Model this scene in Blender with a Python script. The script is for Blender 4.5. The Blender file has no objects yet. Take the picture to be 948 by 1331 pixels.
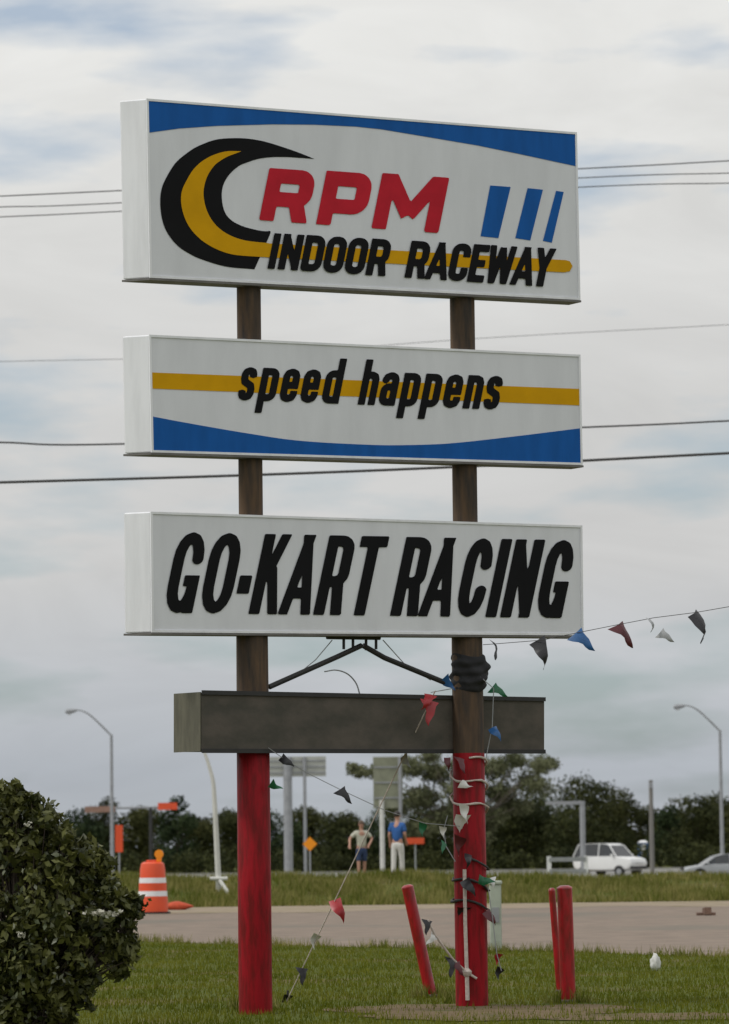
import bpy, bmesh, math, random
import numpy as np
from mathutils import Vector, Matrix, Euler

scene = bpy.context.scene
COL = scene.collection
R = math.radians

# ------------------------------------------------------------------ camera
F = 5180.0                      # focal length in photograph pixels (948 x 1331)
CX, CY = 474.0, 665.5
EYE = 1.58
PITCH = math.atan((1097 - CY) / F)
ROLL = -0.012
camd = bpy.data.cameras.new('camera')
camd.sensor_fit = 'VERTICAL'
camd.sensor_height = 24.0
camd.lens = 24.0 * F / 1331.0
camd.clip_start = 0.5
camd.clip_end = 6000
cam = bpy.data.objects.new('camera', camd)
COL.objects.link(cam)
CAMROT = Matrix.Rotation(math.pi / 2 + PITCH, 4, 'X') @ Matrix.Rotation(ROLL, 4, 'Z')
cam.matrix_world = Matrix.Translation((0, 0, EYE)) @ CAMROT
scene.camera = cam
camd.dof.use_dof = True
camd.dof.focus_distance = 38.0
camd.dof.aperture_fstop = 2.8

# ------------------------------------------------------------------ world, sun, exposure
SUN_EL, SUN_AZ = R(48), R(252)          # azimuth clockwise from +Y: the sun is to the left, a little behind the camera
world = bpy.data.worlds.new('World')
scene.world = world
world.use_nodes = True
wn, wl = world.node_tree.nodes, world.node_tree.links
wn.clear()
def wnode(t, **kw):
    n = wn.new(t)
    for k, v in kw.items():
        setattr(n, k, v)
    return n
w_out = wnode('ShaderNodeOutputWorld')
w_bg = wnode('ShaderNodeBackground')
w_bg.inputs['Strength'].default_value = 0.1
sky = wnode('ShaderNodeTexSky', sky_type='NISHITA')
sky.sun_disc = False
sky.sun_elevation = SUN_EL
sky.sun_rotation = SUN_AZ
sky.air_density = 1.0
sky.dust_density = 1.5
w_tc = wnode('ShaderNodeTexCoord')
w_sep = wnode('ShaderNodeSeparateXYZ')
wl.new(w_tc.outputs['Generated'], w_sep.inputs[0])
w_grad = wnode('ShaderNodeValToRGB')
cr = w_grad.color_ramp
cr.elements[0].position = 0.0
cr.elements[0].color = (0.42, 0.445, 0.475, 1)
cr.elements[1].position = 1.0
cr.elements[1].color = (0.98, 0.98, 0.98, 1)
for p, c in ((0.018, (0.435, 0.465, 0.505)), (0.045, (0.54, 0.56, 0.585)), (0.07, (0.61, 0.61, 0.605)), (0.12, (0.64, 0.64, 0.63)), (0.20, (0.80, 0.80, 0.78)), (0.4, (0.94, 0.94, 0.93))):
    e = cr.elements.new(p)
    e.color = (*c, 1)
wl.new(w_sep.outputs['Z'], w_grad.inputs[0])
# streaky cloud noise, stretched along the horizon
w_map = wnode('ShaderNodeMapping')
w_map.inputs['Scale'].default_value = (11, 11, 34)
w_map.inputs['Location'].default_value = (2.35, 0.0, 5.97)
wl.new(w_tc.outputs['Generated'], w_map.inputs['Vector'])
w_n1 = wnode('ShaderNodeTexNoise')
w_n1.inputs['Scale'].default_value = 1.0
w_n1.inputs['Detail'].default_value = 9.0
w_n1.inputs['Roughness'].default_value = 0.55
w_n1.inputs['Distortion'].default_value = 1.1
wl.new(w_map.outputs[0], w_n1.inputs['Vector'])
w_mr = wnode('ShaderNodeMapRange')
w_mr.inputs['From Min'].default_value = 0.3
w_mr.inputs['From Max'].default_value = 0.7
w_mr.inputs['To Min'].default_value = 0.93
w_mr.inputs['To Max'].default_value = 1.07
wl.new(w_n1.outputs['Fac'], w_mr.inputs['Value'])
w_mul = wnode('ShaderNodeVectorMath', operation='SCALE')
wl.new(w_grad.outputs['Color'], w_mul.inputs[0])
wl.new(w_mr.outputs[0], w_mul.inputs['Scale'])
w_x10 = wnode('ShaderNodeVectorMath', operation='SCALE')
w_x10.inputs['Scale'].default_value = 10.0
wl.new(w_mul.outputs[0], w_x10.inputs[0])
# gaps in the cloud through which the blue sky shows thinly
w_map2 = wnode('ShaderNodeMapping')
w_map2.inputs['Scale'].default_value = (12, 12, 48)
w_map2.inputs['Location'].default_value = (7.14, 7.40, 4.37)
wl.new(w_tc.outputs['Generated'], w_map2.inputs['Vector'])
w_n2 = wnode('ShaderNodeTexNoise')
w_n2.inputs['Scale'].default_value = 1.0
w_n2.inputs['Detail'].default_value = 8.0
wl.new(w_map2.outputs[0], w_n2.inputs['Vector'])
w_gap = wnode('ShaderNodeMapRange')
w_gap.inputs['From Min'].default_value = 0.50
w_gap.inputs['From Max'].default_value = 0.68
w_gap.inputs['To Min'].default_value = 0.0
w_gap.inputs['To Max'].default_value = 0.62
wl.new(w_n2.outputs['Fac'], w_gap.inputs['Value'])
w_blue = wnode('ShaderNodeMix', data_type='RGBA', blend_type='MULTIPLY')
w_blue.inputs[0].default_value = 1.0
w_mix = wnode('ShaderNodeMix', data_type='RGBA')
wl.new(w_gap.outputs[0], w_mix.inputs[0])
wl.new(w_x10.outputs[0], w_mix.inputs[6])
wl.new(sky.outputs[0], w_blue.inputs[6])
w_blue.inputs[7].default_value = (0.80, 0.97, 1.10, 1)
wl.new(w_blue.outputs[2], w_mix.inputs[7])
wl.new(w_mix.outputs[2], w_bg.inputs['Color'])
wl.new(w_bg.outputs[0], w_out.inputs['Surface'])

sund = bpy.data.lights.new('sun', 'SUN')
sund.energy = 1.5
sund.angle = R(10)
sund.color = (1.0, 0.97, 0.93)
sun = bpy.data.objects.new('sun', sund)
COL.objects.link(sun)
sdir = Vector((math.sin(SUN_AZ) * math.cos(SUN_EL), math.cos(SUN_AZ) * math.cos(SUN_EL), math.sin(SUN_EL)))
sun.rotation_euler = sdir.to_track_quat('Z', 'Y').to_euler()
sun.location = (-30, 20, 60)

scene.view_settings.view_transform = 'Standard'
scene.view_settings.look = 'None'
scene.view_settings.exposure = 0.0
scene.view_settings.gamma = 1.0
scene.render.filter_size = 1.5
scene.cycles.filter_width = 1.5

# ------------------------------------------------------------------ helpers
def ray(x, y):
    d = CAMROT.to_3x3() @ Vector(((x - CX) / F, -(y - CY) / F, -1.0))
    return d / d.y
ORG = Vector((0, 0, EYE))
def at(x, y, depth):
    return ORG + ray(x, y) * depth
def ground(x, y, z=0.0):
    d = ray(x, y)
    return ORG + d * ((z - EYE) / d.z)

def smooth01(t):
    t = max(0.0, min(1.0, t))
    return t * t * (3 - 2 * t)
def gz(x, y):
    crest = 0.60 - 0.011 * max(-14, min(14, x))
    bump = 0.05 * math.sin(x * 0.55 + 1.0) + 0.03 * math.sin(x * 1.7)
    if y < 103.5:
        return 0.0
    if y < 111:
        return (crest + bump) * smooth01((y - 103.5) / 7.5)
    if y < 140:
        t = smooth01((y - 111) / 29)
        return (crest + bump * (1 - t)) * (1 - t) - 0.7 * t
    return -0.7

class MB:
    def __init__(s):
        s.v = []; s.f = []; s.m = []
    def add(s, vs, fs, mi=0):
        b = len(s.v)
        s.v += [tuple(v) for v in vs]
        for f in fs:
            s.f.append(tuple(b + i for i in f)); s.m.append(mi)
        return s
    def box(s, c, size, rot=None, mi=0):
        c = Vector(c); hx, hy, hz = (q / 2 for q in size)
        vs = [Vector((a * hx, b * hy, d * hz)) for a in (-1, 1) for b in (-1, 1) for d in (-1, 1)]
        if rot is not None:
            vs = [rot @ v for v in vs]
        return s.add([c + v for v in vs], [(0, 1, 3, 2), (4, 6, 7, 5), (0, 4, 5, 1), (2, 3, 7, 6), (0, 2, 6, 4), (1, 5, 7, 3)], mi)
    def tube(s, pts, radii, n=10, mi=0, cap=True):
        pts = [Vector(p) for p in pts]
        if not hasattr(radii, '__len__'):
            radii = [radii] * len(pts)
        rings = []
        up = None
        for i, p in enumerate(pts):
            t = (pts[min(i + 1, len(pts) - 1)] - pts[max(i - 1, 0)]).normalized()
            if up is None:
                up = Vector((0, 0, 1)) if abs(t.z) < 0.9 else Vector((1, 0, 0))
            a = t.cross(up).normalized(); b = a.cross(t).normalized(); up = b
            rings.append([p + (a * math.cos(2 * math.pi * k / n) + b * math.sin(2 * math.pi * k / n)) * radii[i] for k in range(n)])
        vs = [v for r in rings for v in r]
        fs = []
        for i in range(len(pts) - 1):
            for k in range(n):
                k2 = (k + 1) % n
                fs.append((i * n + k, i * n + k2, (i + 1) * n + k2, (i + 1) * n + k))
        if cap:
            fs.append(tuple(range(n - 1, -1, -1)))
            fs.append(tuple((len(pts) - 1) * n + k for k in range(n)))
        return s.add(vs, fs, mi)
    def lathe(s, base, prof, n=24, mi=0, mis=None):
        base = Vector(base)
        vs = []; 
        for r, z in prof:
            vs += [base + Vector((r * math.cos(2 * math.pi * k / n), r * math.sin(2 * math.pi * k / n), z)) for k in range(n)]
        for i in range(len(prof) - 1):
            fs = [(i * n + k, i * n + (k + 1) % n, (i + 1) * n + (k + 1) % n, (i + 1) * n + k) for k in range(n)]
            b = len(s.v)
            if i == 0:
                s.v += [tuple(v) for v in vs]; b0 = b
            for f in fs:
                s.f.append(tuple(b0 + q for q in f)); s.m.append(mis[i] if mis else mi)
        s.f.append(tuple(b0 + q for q in range(n - 1, -1, -1))); s.m.append(mis[0] if mis else mi)
        s.f.append(tuple(b0 + (len(prof) - 1) * n + q for q in range(n))); s.m.append(mis[-1] if mis else mi)
        return s
    def quadprism(s, q, off, mi=0):
        q = [Vector(p) for p in q]; off = Vector(off); n = len(q)
        vs = q + [p + off for p in q]
        fs = [tuple(range(n)), tuple(range(2 * n - 1, n - 1, -1))]
        for i in range(n):
            j = (i + 1) % n
            fs.append((i, n + i, n + j, j))
        return s.add(vs, fs, mi)
    def build(s, name, mats, parent=None, origin=None, smooth=False, bevel=0.0):
        me = bpy.data.meshes.new(name)
        o0 = Vector(origin) if origin is not None else Vector((0, 0, 0))
        me.from_pydata([tuple(Vector(v) - o0) for v in s.v], [], s.f)
        if not isinstance(mats, (list, tuple)):
            mats = [mats]
        for m in mats:
            me.materials.append(m)
        me.polygons.foreach_set('material_index', s.m)
        if smooth:
            me.polygons.foreach_set('use_smooth', [True] * len(s.f))
        me.update()
        bm = bmesh.new(); bm.from_mesh(me)
        bmesh.ops.recalc_face_normals(bm, faces=bm.faces)
        bm.to_mesh(me); bm.free()
        if smooth:
            try:
                me.set_sharp_from_angle(angle=R(40))
            except Exception:
                pass
        o = bpy.data.objects.new(name, me)
        COL.objects.link(o)
        if parent is not None:
            o.parent = parent
        elif origin is not None:
            o.location = o0
        if bevel:
            b = o.modifiers.new('bevel', 'BEVEL'); b.width = bevel; b.segments = 2; b.limit_method = 'ANGLE'
        return o

def tag(o, label=None, cat=None, group=None, kind=None):
    if label: o['label'] = label
    if cat: o['category'] = cat
    if group: o['group'] = group
    if kind: o['kind'] = kind
    return o
def thing(name, loc, label, cat, group=None):
    o = bpy.data.objects.new(name, None)
    o.empty_display_size = 0.2
    o.location = loc
    COL.objects.link(o)
    return tag(o, label, cat, group)
def copy_tree(o, parent=None):
    c = o.copy(); COL.objects.link(c)
    if parent is not None: c.parent = parent
    for ch in list(o.children):
        copy_tree(ch, c)
    return c

MATS = {}
def mat(name, col, rough=0.6, metal=0.0, spec=0.5, var=0.0, scale=4.0, bump=0.0, col2=None, stretch=None, lo=0.35, hi=0.65, trans=0.0, coat=0.0, detail=6.0):
    """base colour with a procedural mix towards col2 (or a lighter/darker tone) by noise, plus fine relief"""
    if name in MATS: return MATS[name]
    m = bpy.data.materials.new(name); m.use_nodes = True
    nt = m.node_tree; b = nt.nodes['Principled BSDF']
    b.inputs['Roughness'].default_value = rough
    b.inputs['Metallic'].default_value = metal
    b.inputs['Specular IOR Level'].default_value = spec
    if coat: b.inputs['Coat Weight'].default_value = coat
    if trans: b.inputs['Transmission Weight'].default_value = trans
    tc = nt.nodes.new('ShaderNodeTexCoord')
    mp = nt.nodes.new('ShaderNodeMapping')
    if stretch: mp.inputs['Scale'].default_value = stretch
    nt.links.new(tc.outputs['Object'], mp.inputs['Vector'])
    nz = nt.nodes.new('ShaderNodeTexNoise')
    nz.inputs['Scale'].default_value = scale; nz.inputs['Detail'].default_value = detail
    nz.inputs['Roughness'].default_value = 0.6
    nt.links.new(mp.outputs[0], nz.inputs['Vector'])
    rp = nt.nodes.new('ShaderNodeValToRGB')
    c2 = col2 if col2 else tuple(max(0, c * (1 - var)) for c in col)
    rp.color_ramp.elements[0].position = lo; rp.color_ramp.elements[0].color = (*c2, 1)
    rp.color_ramp.elements[1].position = hi; rp.color_ramp.elements[1].color = (*col, 1)
    nt.links.new(nz.outputs['Fac'], rp.inputs[0])
    nt.links.new(rp.outputs[0], b.inputs['Base Color'])
    if bump:
        bp = nt.nodes.new('ShaderNodeBump'); bp.inputs['Strength'].default_value = bump; bp.inputs['Distance'].default_value = 0.02
        nt.links.new(nz.outputs['Fac'], bp.inputs['Height'])
        nt.links.new(bp.outputs[0], b.inputs['Normal'])
    MATS[name] = m
    return m

M_face = mat('white_sign_face', (0.735, 0.745, 0.775), 0.55, spec=0.3, var=0.11, scale=1.3, stretch=(3, 3, 0.7), lo=.25, hi=.65)
M_shell = mat('white_sheet_metal', (0.83, 0.835, 0.86), 0.5, var=0.16, scale=1.8, stretch=(4, 4, 0.5), lo=.25, hi=.6)
M_under = mat('underside_shade_metal', (0.16, 0.15, 0.14), 0.6, var=0.3, scale=5)  # dark tone carries the shade under the sign cabinets
M_blue = mat('blue_vinyl', (0.010, 0.110, 0.40), 0.55, spec=0.12, var=0.16, scale=2.5, stretch=(3, 3, .6))
M_yellow = mat('yellow_vinyl', (0.68, 0.35, 0.0), 0.55, spec=0.12, var=0.12, scale=3)
M_red_v = mat('red_vinyl', (0.56, 0.018, 0.035), 0.55, spec=0.12, var=0.16, scale=4)
M_black_v = mat('black_vinyl', (0.010, 0.010, 0.011), 0.6, spec=0.08, var=0.2, scale=3)
M_red = mat('red_pole_paint', (0.29, 0.006, 0.012), 0.5, spec=0.15, col2=(0.15, 0.008, 0.008), scale=6, stretch=(3, 3, 0.5), bump=0.4, lo=.38, hi=.58)
M_redlow = mat('red_post_paint', (0.38, 0.008, 0.015), 0.28, spec=0.55, col2=(0.20, 0.012, 0.009), scale=9, stretch=(2, 2, 0.5), bump=0.35, lo=.38, hi=.56)
M_brown = mat('rusty_brown_steel', (0.105, 0.066, 0.038), 0.75, spec=.25, col2=(0.040, 0.033, 0.027), scale=5, stretch=(3, 3, 0.4), bump=0.3)
M_board = mat('weathered_brown_board', (0.108, 0.092, 0.076), 0.75, spec=.3, col2=(0.066, 0.062, 0.050), scale=3.2, stretch=(1, 1, 1.6), bump=0.25)
M_boardend = mat('olive_end_metal', (0.13, 0.122, 0.085), 0.7, var=0.35, scale=4, stretch=(3, 3, .6))
M_dark = mat('dark_steel', (0.025, 0.024, 0.023), 0.6, var=0.3, scale=8)
M_galv = mat('galvanised_steel', (0.34, 0.35, 0.36), 0.5, metal=0.3, var=0.2, scale=3)
M_wire = mat('wire_black', (0.05, 0.05, 0.05), 0.6)
M_rope = mat('pale_rope', (0.62, 0.54, 0.48), 0.8, var=0.3, scale=30)
M_pale = mat('pale_painted_steel', (0.62, 0.62, 0.57), 0.5, var=0.15, scale=3)
M_orange = mat('orange_plastic', (0.75, 0.085, 0.022), 0.45, var=0.12, scale=4)
M_white = mat('reflective_white_tape', (0.78, 0.78, 0.78), 0.35, var=0.1, scale=6)
M_amber = mat('amber_lens', (0.90, 0.30, 0.01), 0.25, var=0.1, scale=9)
M_rubber = mat('black_rubber', (0.02, 0.02, 0.02), 0.8, var=0.2, scale=9)
M_sand = mat('orange_sandbag', (0.55, 0.08, 0.03), 0.85, var=0.3, scale=12, bump=0.4)
M_glass = mat('car_glass', (0.015, 0.018, 0.02), 0.06, spec=0.8)
M_lens = mat('clear_lens', (0.75, 0.77, 0.8), 0.1, spec=0.8)
M_box = mat('grey_green_pedestal', (0.40, 0.44, 0.36), 0.6, var=0.15, scale=6)
M_bag = mat('white_plastic_bag', (0.62, 0.62, 0.58), 0.5, var=0.15, scale=8)
M_bark = mat('bark', (0.075, 0.055, 0.040), 0.9, var=0.5, scale=8, stretch=(3, 3, .5), bump=0.5)
M_palebark = mat('pale_bark', (0.20, 0.17, 0.13), 0.9, var=0.5, scale=8, stretch=(3, 3, .5), bump=0.5)
PCOL = {'black': (0.015, 0.015, 0.017), 'blue': (0.02, 0.11, 0.30), 'red': (0.38, 0.02, 0.025), 'white': (0.75, 0.75, 0.72), 'green': (0.01, 0.13, 0.05), 'maroon': (0.10, 0.015, 0.02), 'grey': (0.35, 0.36, 0.36)}
PM = {k: mat(k + '_pennant_plastic', c, 0.4, var=0.15, scale=10) for k, c in PCOL.items()}

# ------------------------------------------------------------------ ground
def ground_mat(name, c1, c2, c3, s1, s2, dirt=0.0):
    m = bpy.data.materials.new(name); m.use_nodes = True
    nt = m.node_tree; b = nt.nodes['Principled BSDF']; b.inputs['Roughness'].default_value = 0.95
    b.inputs['Specular IOR Level'].default_value = 0.15
    g = nt.nodes.new('ShaderNodeNewGeometry')
    n1 = nt.nodes.new('ShaderNodeTexNoise'); n1.inputs['Scale'].default_value = s1; n1.inputs['Detail'].default_value = 8; n1.inputs['Roughness'].default_value = 0.65
    n2 = nt.nodes.new('ShaderNodeTexNoise'); n2.inputs['Scale'].default_value = s2; n2.inputs['Detail'].default_value = 6
    nt.links.new(g.outputs['Position'], n1.inputs['Vector']); nt.links.new(g.outputs['Position'], n2.inputs['Vector'])
    r1 = nt.nodes.new('ShaderNodeValToRGB'); r1.color_ramp.elements[0].position = 0.35; r1.color_ramp.elements[0].color = (*c1, 1)
    r1.color_ramp.elements[1].position = 0.65; r1.color_ramp.elements[1].color = (*c2, 1)
    nt.links.new(n1.outputs['Fac'], r1.inputs[0])
    r2 = nt.nodes.new('ShaderNodeValToRGB'); r2.color_ramp.elements[0].position = 0.52 - dirt; r2.color_ramp.elements[1].position = 0.68 - dirt
    r2.color_ramp.elements[0].color = (0, 0, 0, 1); r2.color_ramp.elements[1].color = (1, 1, 1, 1)
    nt.links.new(n2.outputs['Fac'], r2.inputs[0])
    mx = nt.nodes.new('ShaderNodeMix'); mx.data_type = 'RGBA'
    nt.links.new(r2.outputs[0], mx.inputs[0]); nt.links.new(r1.outputs[0], mx.inputs[6]); mx.inputs[7].default_value = (*c3, 1)
    nt.links.new(mx.outputs[2], b.inputs['Base Color'])
    bp = nt.nodes.new('ShaderNodeBump'); bp.inputs['Strength'].default_value = 0.5; bp.inputs['Distance'].default_value = 0.03
    nt.links.new(n1.outputs['Fac'], bp.inputs['Height']); nt.links.new(bp.outputs[0], b.inputs['Normal'])
    return m
M_lawn = ground_mat('lawn_soil_and_grass', (0.065, 0.085, 0.012), (0.095, 0.11, 0.02), (0.135, 0.105, 0.045), 3.0, 0.45)
M_lot = ground_mat('pale_worn_asphalt', (0.185, 0.148, 0.118), (0.255, 0.203, 0.160), (0.165, 0.150, 0.122), 1.6, 0.16)
M_sandy = ground_mat('sandy_edge', (0.25, 0.20, 0.135), (0.31, 0.25, 0.19), (0.20, 0.18, 0.08), 1.6, 0.5)
M_road = ground_mat('concrete_road', (0.24, 0.235, 0.225), (0.29, 0.285, 0.27), (0.20, 0.195, 0.19), 1.5, 0.2)
M_mark = mat('road_marking_white', (0.7, 0.7, 0.68), 0.7, var=0.25, scale=3)
M_markY = mat('road_marking_yellow', (0.55, 0.36, 0.04), 0.7, var=0.25, scale=3)
M_dirt = ground_mat('bare_dirt', (0.13, 0.092, 0.05), (0.17, 0.125, 0.07), (0.085, 0.085, 0.03), 5.0, 1.5)

ys = [-60, 0, 20, 30, 45, 60, 80, 95, 103.5] + [103.5 + 0.5 * i for i in range(1, 17)] + [113 + 1.5 * i for i in range(0, 20)] + [150, 190, 239, 300, 400, 700, 1500, 4000]
xs = [-3000, -800, -200, -80, -40] + [-26 + 0.75 * i for i in range(70)] + [40, 80, 200, 800, 3000]
mb = MB()
vs = [(x, y, gz(x, y)) for y in ys for x in xs]
nx = len(xs)
fs = [(j * nx + i, j * nx + i + 1, (j + 1) * nx + i + 1, (j + 1) * nx + i) for j in range(len(ys) - 1) for i in range(nx - 1)]
mb.add(vs, fs)
tag(mb.build('ground', M_lawn, smooth=True), kind='structure')

# worn asphalt lot between the lawn and the grass bank: its near edge runs slightly askew
A, B = ground(180, 1224), ground(850, 1241)
def lot_near(x):
    return A.y + (x - A.x) * (B.y - A.y) / (B.x - A.x) + 0.25 * math.sin(x * 0.9) + 0.12 * math.sin(x * 2.7)
LOT_FAR = 101.8
mb = MB()
lx = [-45, -30, -20] + [-15 + 0.5 * i for i in range(61)] + [20, 30, 45]
rows = []
for t in np.linspace(0, 1, 12):
    rows.append([(x, lot_near(max(-15, min(15, x))) * (1 - t) + (LOT_FAR) * t, 0.004) for x in lx])
mb.add([v for r in rows for v in r], [(j * len(lx) + i, j * len(lx) + i + 1, (j + 1) * len(lx) + i + 1, (j + 1) * len(lx) + i) for j in range(11) for i in range(len(lx) - 1)])
tag(mb.build('parking_lot', M_lot), kind='structure')
mb = MB()
mb.add([(x, LOT_FAR - 7.0 + 1.6 * math.sin(x * .35) + .8 * math.sin(x * 1.3), 0.008) for x in lx] + [(x, 103.4, 0.008) for x in lx],
       [(i, i + 1, len(lx) + i + 1, len(lx) + i) for i in range(len(lx) - 1)])
tag(mb.build('sandy_strip', M_sandy), kind='structure')
# bare dirt patches round the sign poles
mb = MB()
random.seed(5)
for (px, py, rx, ry) in ((560, 1312, 1.0, 1.3), (735, 1312, 0.8, 1.1), (860, 1322, 1.1, 0.8), (620, 1320, 1.1, 1.2)):
    c = ground(px, py)
    n = 22
    vs = [(c.x, c.y, 0.006)] + [(c.x + rx * (0.75 + 0.4 * random.random()) * math.cos(2 * math.pi * k / n), c.y + ry * (0.75 + 0.4 * random.random()) * math.sin(2 * math.pi * k / n), 0.006 + 0.0012 * len(mb.v) / 23) for k in range(n)]
    vs[0] = (c.x, c.y, vs[1][2])
    mb.add(vs, [(0, 1 + k, 1 + (k + 1) % n) for k in range(n)])
tag(mb.build('bare_dirt', M_dirt), kind='structure')
# the road behind the bank
mb = MB()
mb.add([(-400, 196, -0.696), (400, 196, -0.696), (400, 316, -0.696), (-400, 316, -0.696)], [(0, 1, 2, 3)])
tag(mb.build('road', M_road), kind='structure')
mb = MB()
for (y, w, mi) in ((197.2, .2, 0), (255.9, .15, 1), (256.3, .15, 1), (314.5, .2, 0)):
    mb.add([(-400, y, -0.692), (400, y, -0.692), (400, y + w, -0.692), (-400, y + w, -0.692)], [(0, 1, 2, 3)], mi)
for k in range(-30, 31):
    for y in (226, 286):
        mb.add([(k * 12, y, -0.692), (k * 12 + 3, y, -0.692), (k * 12 + 3, y + .15, -0.692), (k * 12, y + .15, -0.692)], [(0, 1, 2, 3)], 0)
tag(mb.build('road_markings', [M_mark, M_markY]), kind='structure')
mb = MB()
for y in (195.8, 316.3):
    mb.box((0, y, -0.63), (800, .3, .14))
tag(mb.build('kerb', mat('kerb_concrete', (0.36, 0.35, 0.33), 0.9, var=0.2, scale=2)), kind='structure')

# ------------------------------------------------------------------ grass
def leaf_mat(name, c1, c2, rough=0.6, scale=0.6, transl=0.25, spec=0.15):
    m = bpy.data.materials.new(name); m.use_nodes = True
    nt = m.node_tree; b = nt.nodes['Principled BSDF']
    b.inputs['Roughness'].default_value = rough; b.inputs['Specular IOR Level'].default_value = spec
    g = nt.nodes.new('ShaderNodeNewGeometry')
    n1 = nt.nodes.new('ShaderNodeTexNoise'); n1.inputs['Scale'].default_value = scale; n1.inputs['Detail'].default_value = 6
    nt.links.new(g.outputs['Position'], n1.inputs['Vector'])
    mm = nt.nodes.new('ShaderNodeMath'); mm.operation = 'MULTIPLY_ADD'; mm.inputs[1].default_value = 0.35; 
    nt.links.new(g.outputs['Random Per Island'], mm.inputs[0]); 
    sub = nt.nodes.new('ShaderNodeMath'); sub.operation = 'SUBTRACT'; sub.inputs[1].default_value = 0.17
    nt.links.new(n1.outputs['Fac'], sub.inputs[0]); nt.links.new(sub.outputs[0], mm.inputs[2])
    r1 = nt.nodes.new('ShaderNodeValToRGB'); r1.color_ramp.elements[0].position = 0.3; r1.color_ramp.elements[0].color = (*c1, 1)
    r1.color_ramp.elements[1].position = 0.7; r1.color_ramp.elements[1].color = (*c2, 1)
    nt.links.new(mm.outputs[0], r1.inputs[0]); nt.links.new(r1.outputs[0], b.inputs['Base Color'])
    if transl:
        tr = nt.nodes.new('ShaderNodeBsdfTranslucent'); mx = nt.nodes.new('ShaderNodeMixShader'); mx.inputs[0].default_value = transl
        nt.links.new(r1.outputs[0], tr.inputs['Color'])
        nt.links.new(b.outputs[0], mx.inputs[1]); nt.links.new(tr.outputs[0], mx.inputs[2])
        nt.links.new(mx.outputs[0], nt.nodes['Material Output'].inputs['Surface'])
    return m
M_grass = leaf_mat('lawn_grass_blade', (0.085, 0.108, 0.008), (0.172, 0.175, 0.024), 0.9, 0.5, 0.2, 0.05)
M_verge = leaf_mat('verge_grass_blade', (0.080, 0.105, 0.010), (0.28, 0.25, 0.09), 0.9, 0.9, 0.2, 0.05)

def mesh_np(name, verts, nper, material, parent=None, loc=None, smooth=False):
    """many separate nper-gons, as one mesh"""
    n = len(verts) // nper
    me = bpy.data.meshes.new(name)
    me.vertices.add(len(verts)); me.vertices.foreach_set('co', verts.astype(np.float32).ravel())
    me.loops.add(len(verts)); me.loops.foreach_set('vertex_index', np.arange(len(verts), dtype=np.int32))
    me.polygons.add(n)
    me.polygons.foreach_set('loop_start', np.arange(0, n * nper, nper, dtype=np.int32))
    me.materials.append(material)
    me.update(calc_edges=True); me.validate()
    o = bpy.data.objects.new(name, me); COL.objects.link(o)
    if parent is not None: o.parent = parent
    if loc is not None: o.location = loc
    return o

rng = np.random.default_rng(11)
def blades(name, xy, z, hmin, hmax, w, material, lean=0.5):
    n = len(xy)
    h = rng.uniform(hmin, hmax, n)
    a = rng.uniform(0, 2 * np.pi, n); la = rng.uniform(0, 2 * np.pi, n); ln = rng.uniform(0, lean, n) * h
    base = np.column_stack([xy, z - 0.01])
    side = np.column_stack([np.cos(a), np.sin(a), np.zeros(n)]) * (w * rng.uniform(.6, 1.3, n))[:, None]
    tip = base + np.column_stack([np.cos(la) * ln, np.sin(la) * ln, h])
    v = np.empty((n, 3, 3)); v[:, 0] = base - side / 2; v[:, 1] = base + side / 2; v[:, 2] = tip
    return tag(mesh_np(name, v.reshape(-1, 3), 3, material), kind='stuff')
def clumped(n, xr, yfun, keep):
    out = []
    tot = 0
    while tot < n:
        x = rng.uniform(*xr, n); y = yfun(n)
        k = keep(x, y)
        out.append(np.column_stack([x[k], y[k]])); tot += k.sum()
    return np.vstack(out)[:n]
lotn = np.vectorize(lot_near)
def keep_lawn(x, y):
    d = np.zeros(len(x), bool)
    for (px, py, rx, ry) in ((560, 1312, 1.0, 1.3), (735, 1312, .8, 1.1), (860, 1322, 1.1, .8), (620, 1320, 1.1, 1.2)):
        c = ground(px, py)
        d |= (((x - c.x) / rx) ** 2 + ((y - c.y) / ry) ** 2 < 0.62) & (rng.random(len(x)) < 0.72)
    pat = np.sin(x * 2.1 + np.sin(y * 1.3)) * np.sin(y * 1.7 + 1.2 * np.sin(x * .9)) > 0.75
    d |= pat & (rng.random(len(x)) < 0.55)
    return (~d) & (y < lotn(np.clip(x, -15, 15)) + 0.25 * rng.random(len(x))) & (np.abs(x) < 0.1 * y + 1.2)
xy = clumped(110000, (-8, 8), lambda n: 30 + 36 * rng.random(n) ** 1.25, keep_lawn)
blades('lawn_grass', xy, np.zeros(len(xy)), 0.03, 0.085, 0.013, M_grass)
def keep_verge(x, y):
    return rng.random(len(x)) < 0.55 + 0.45 * np.sin(x * 1.3 + .7 * np.sin(x * .5)) * np.sin(y * .8 + x * .3)
xy = clumped(60000, (-16, 17), lambda n: rng.uniform(103.2, 113.5, n), keep_verge)
zz = np.array([gz(a, b) for a, b in xy])
blades('verge_grass', xy, zz, 0.08, 0.30, 0.035, M_verge, 0.6)

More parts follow.
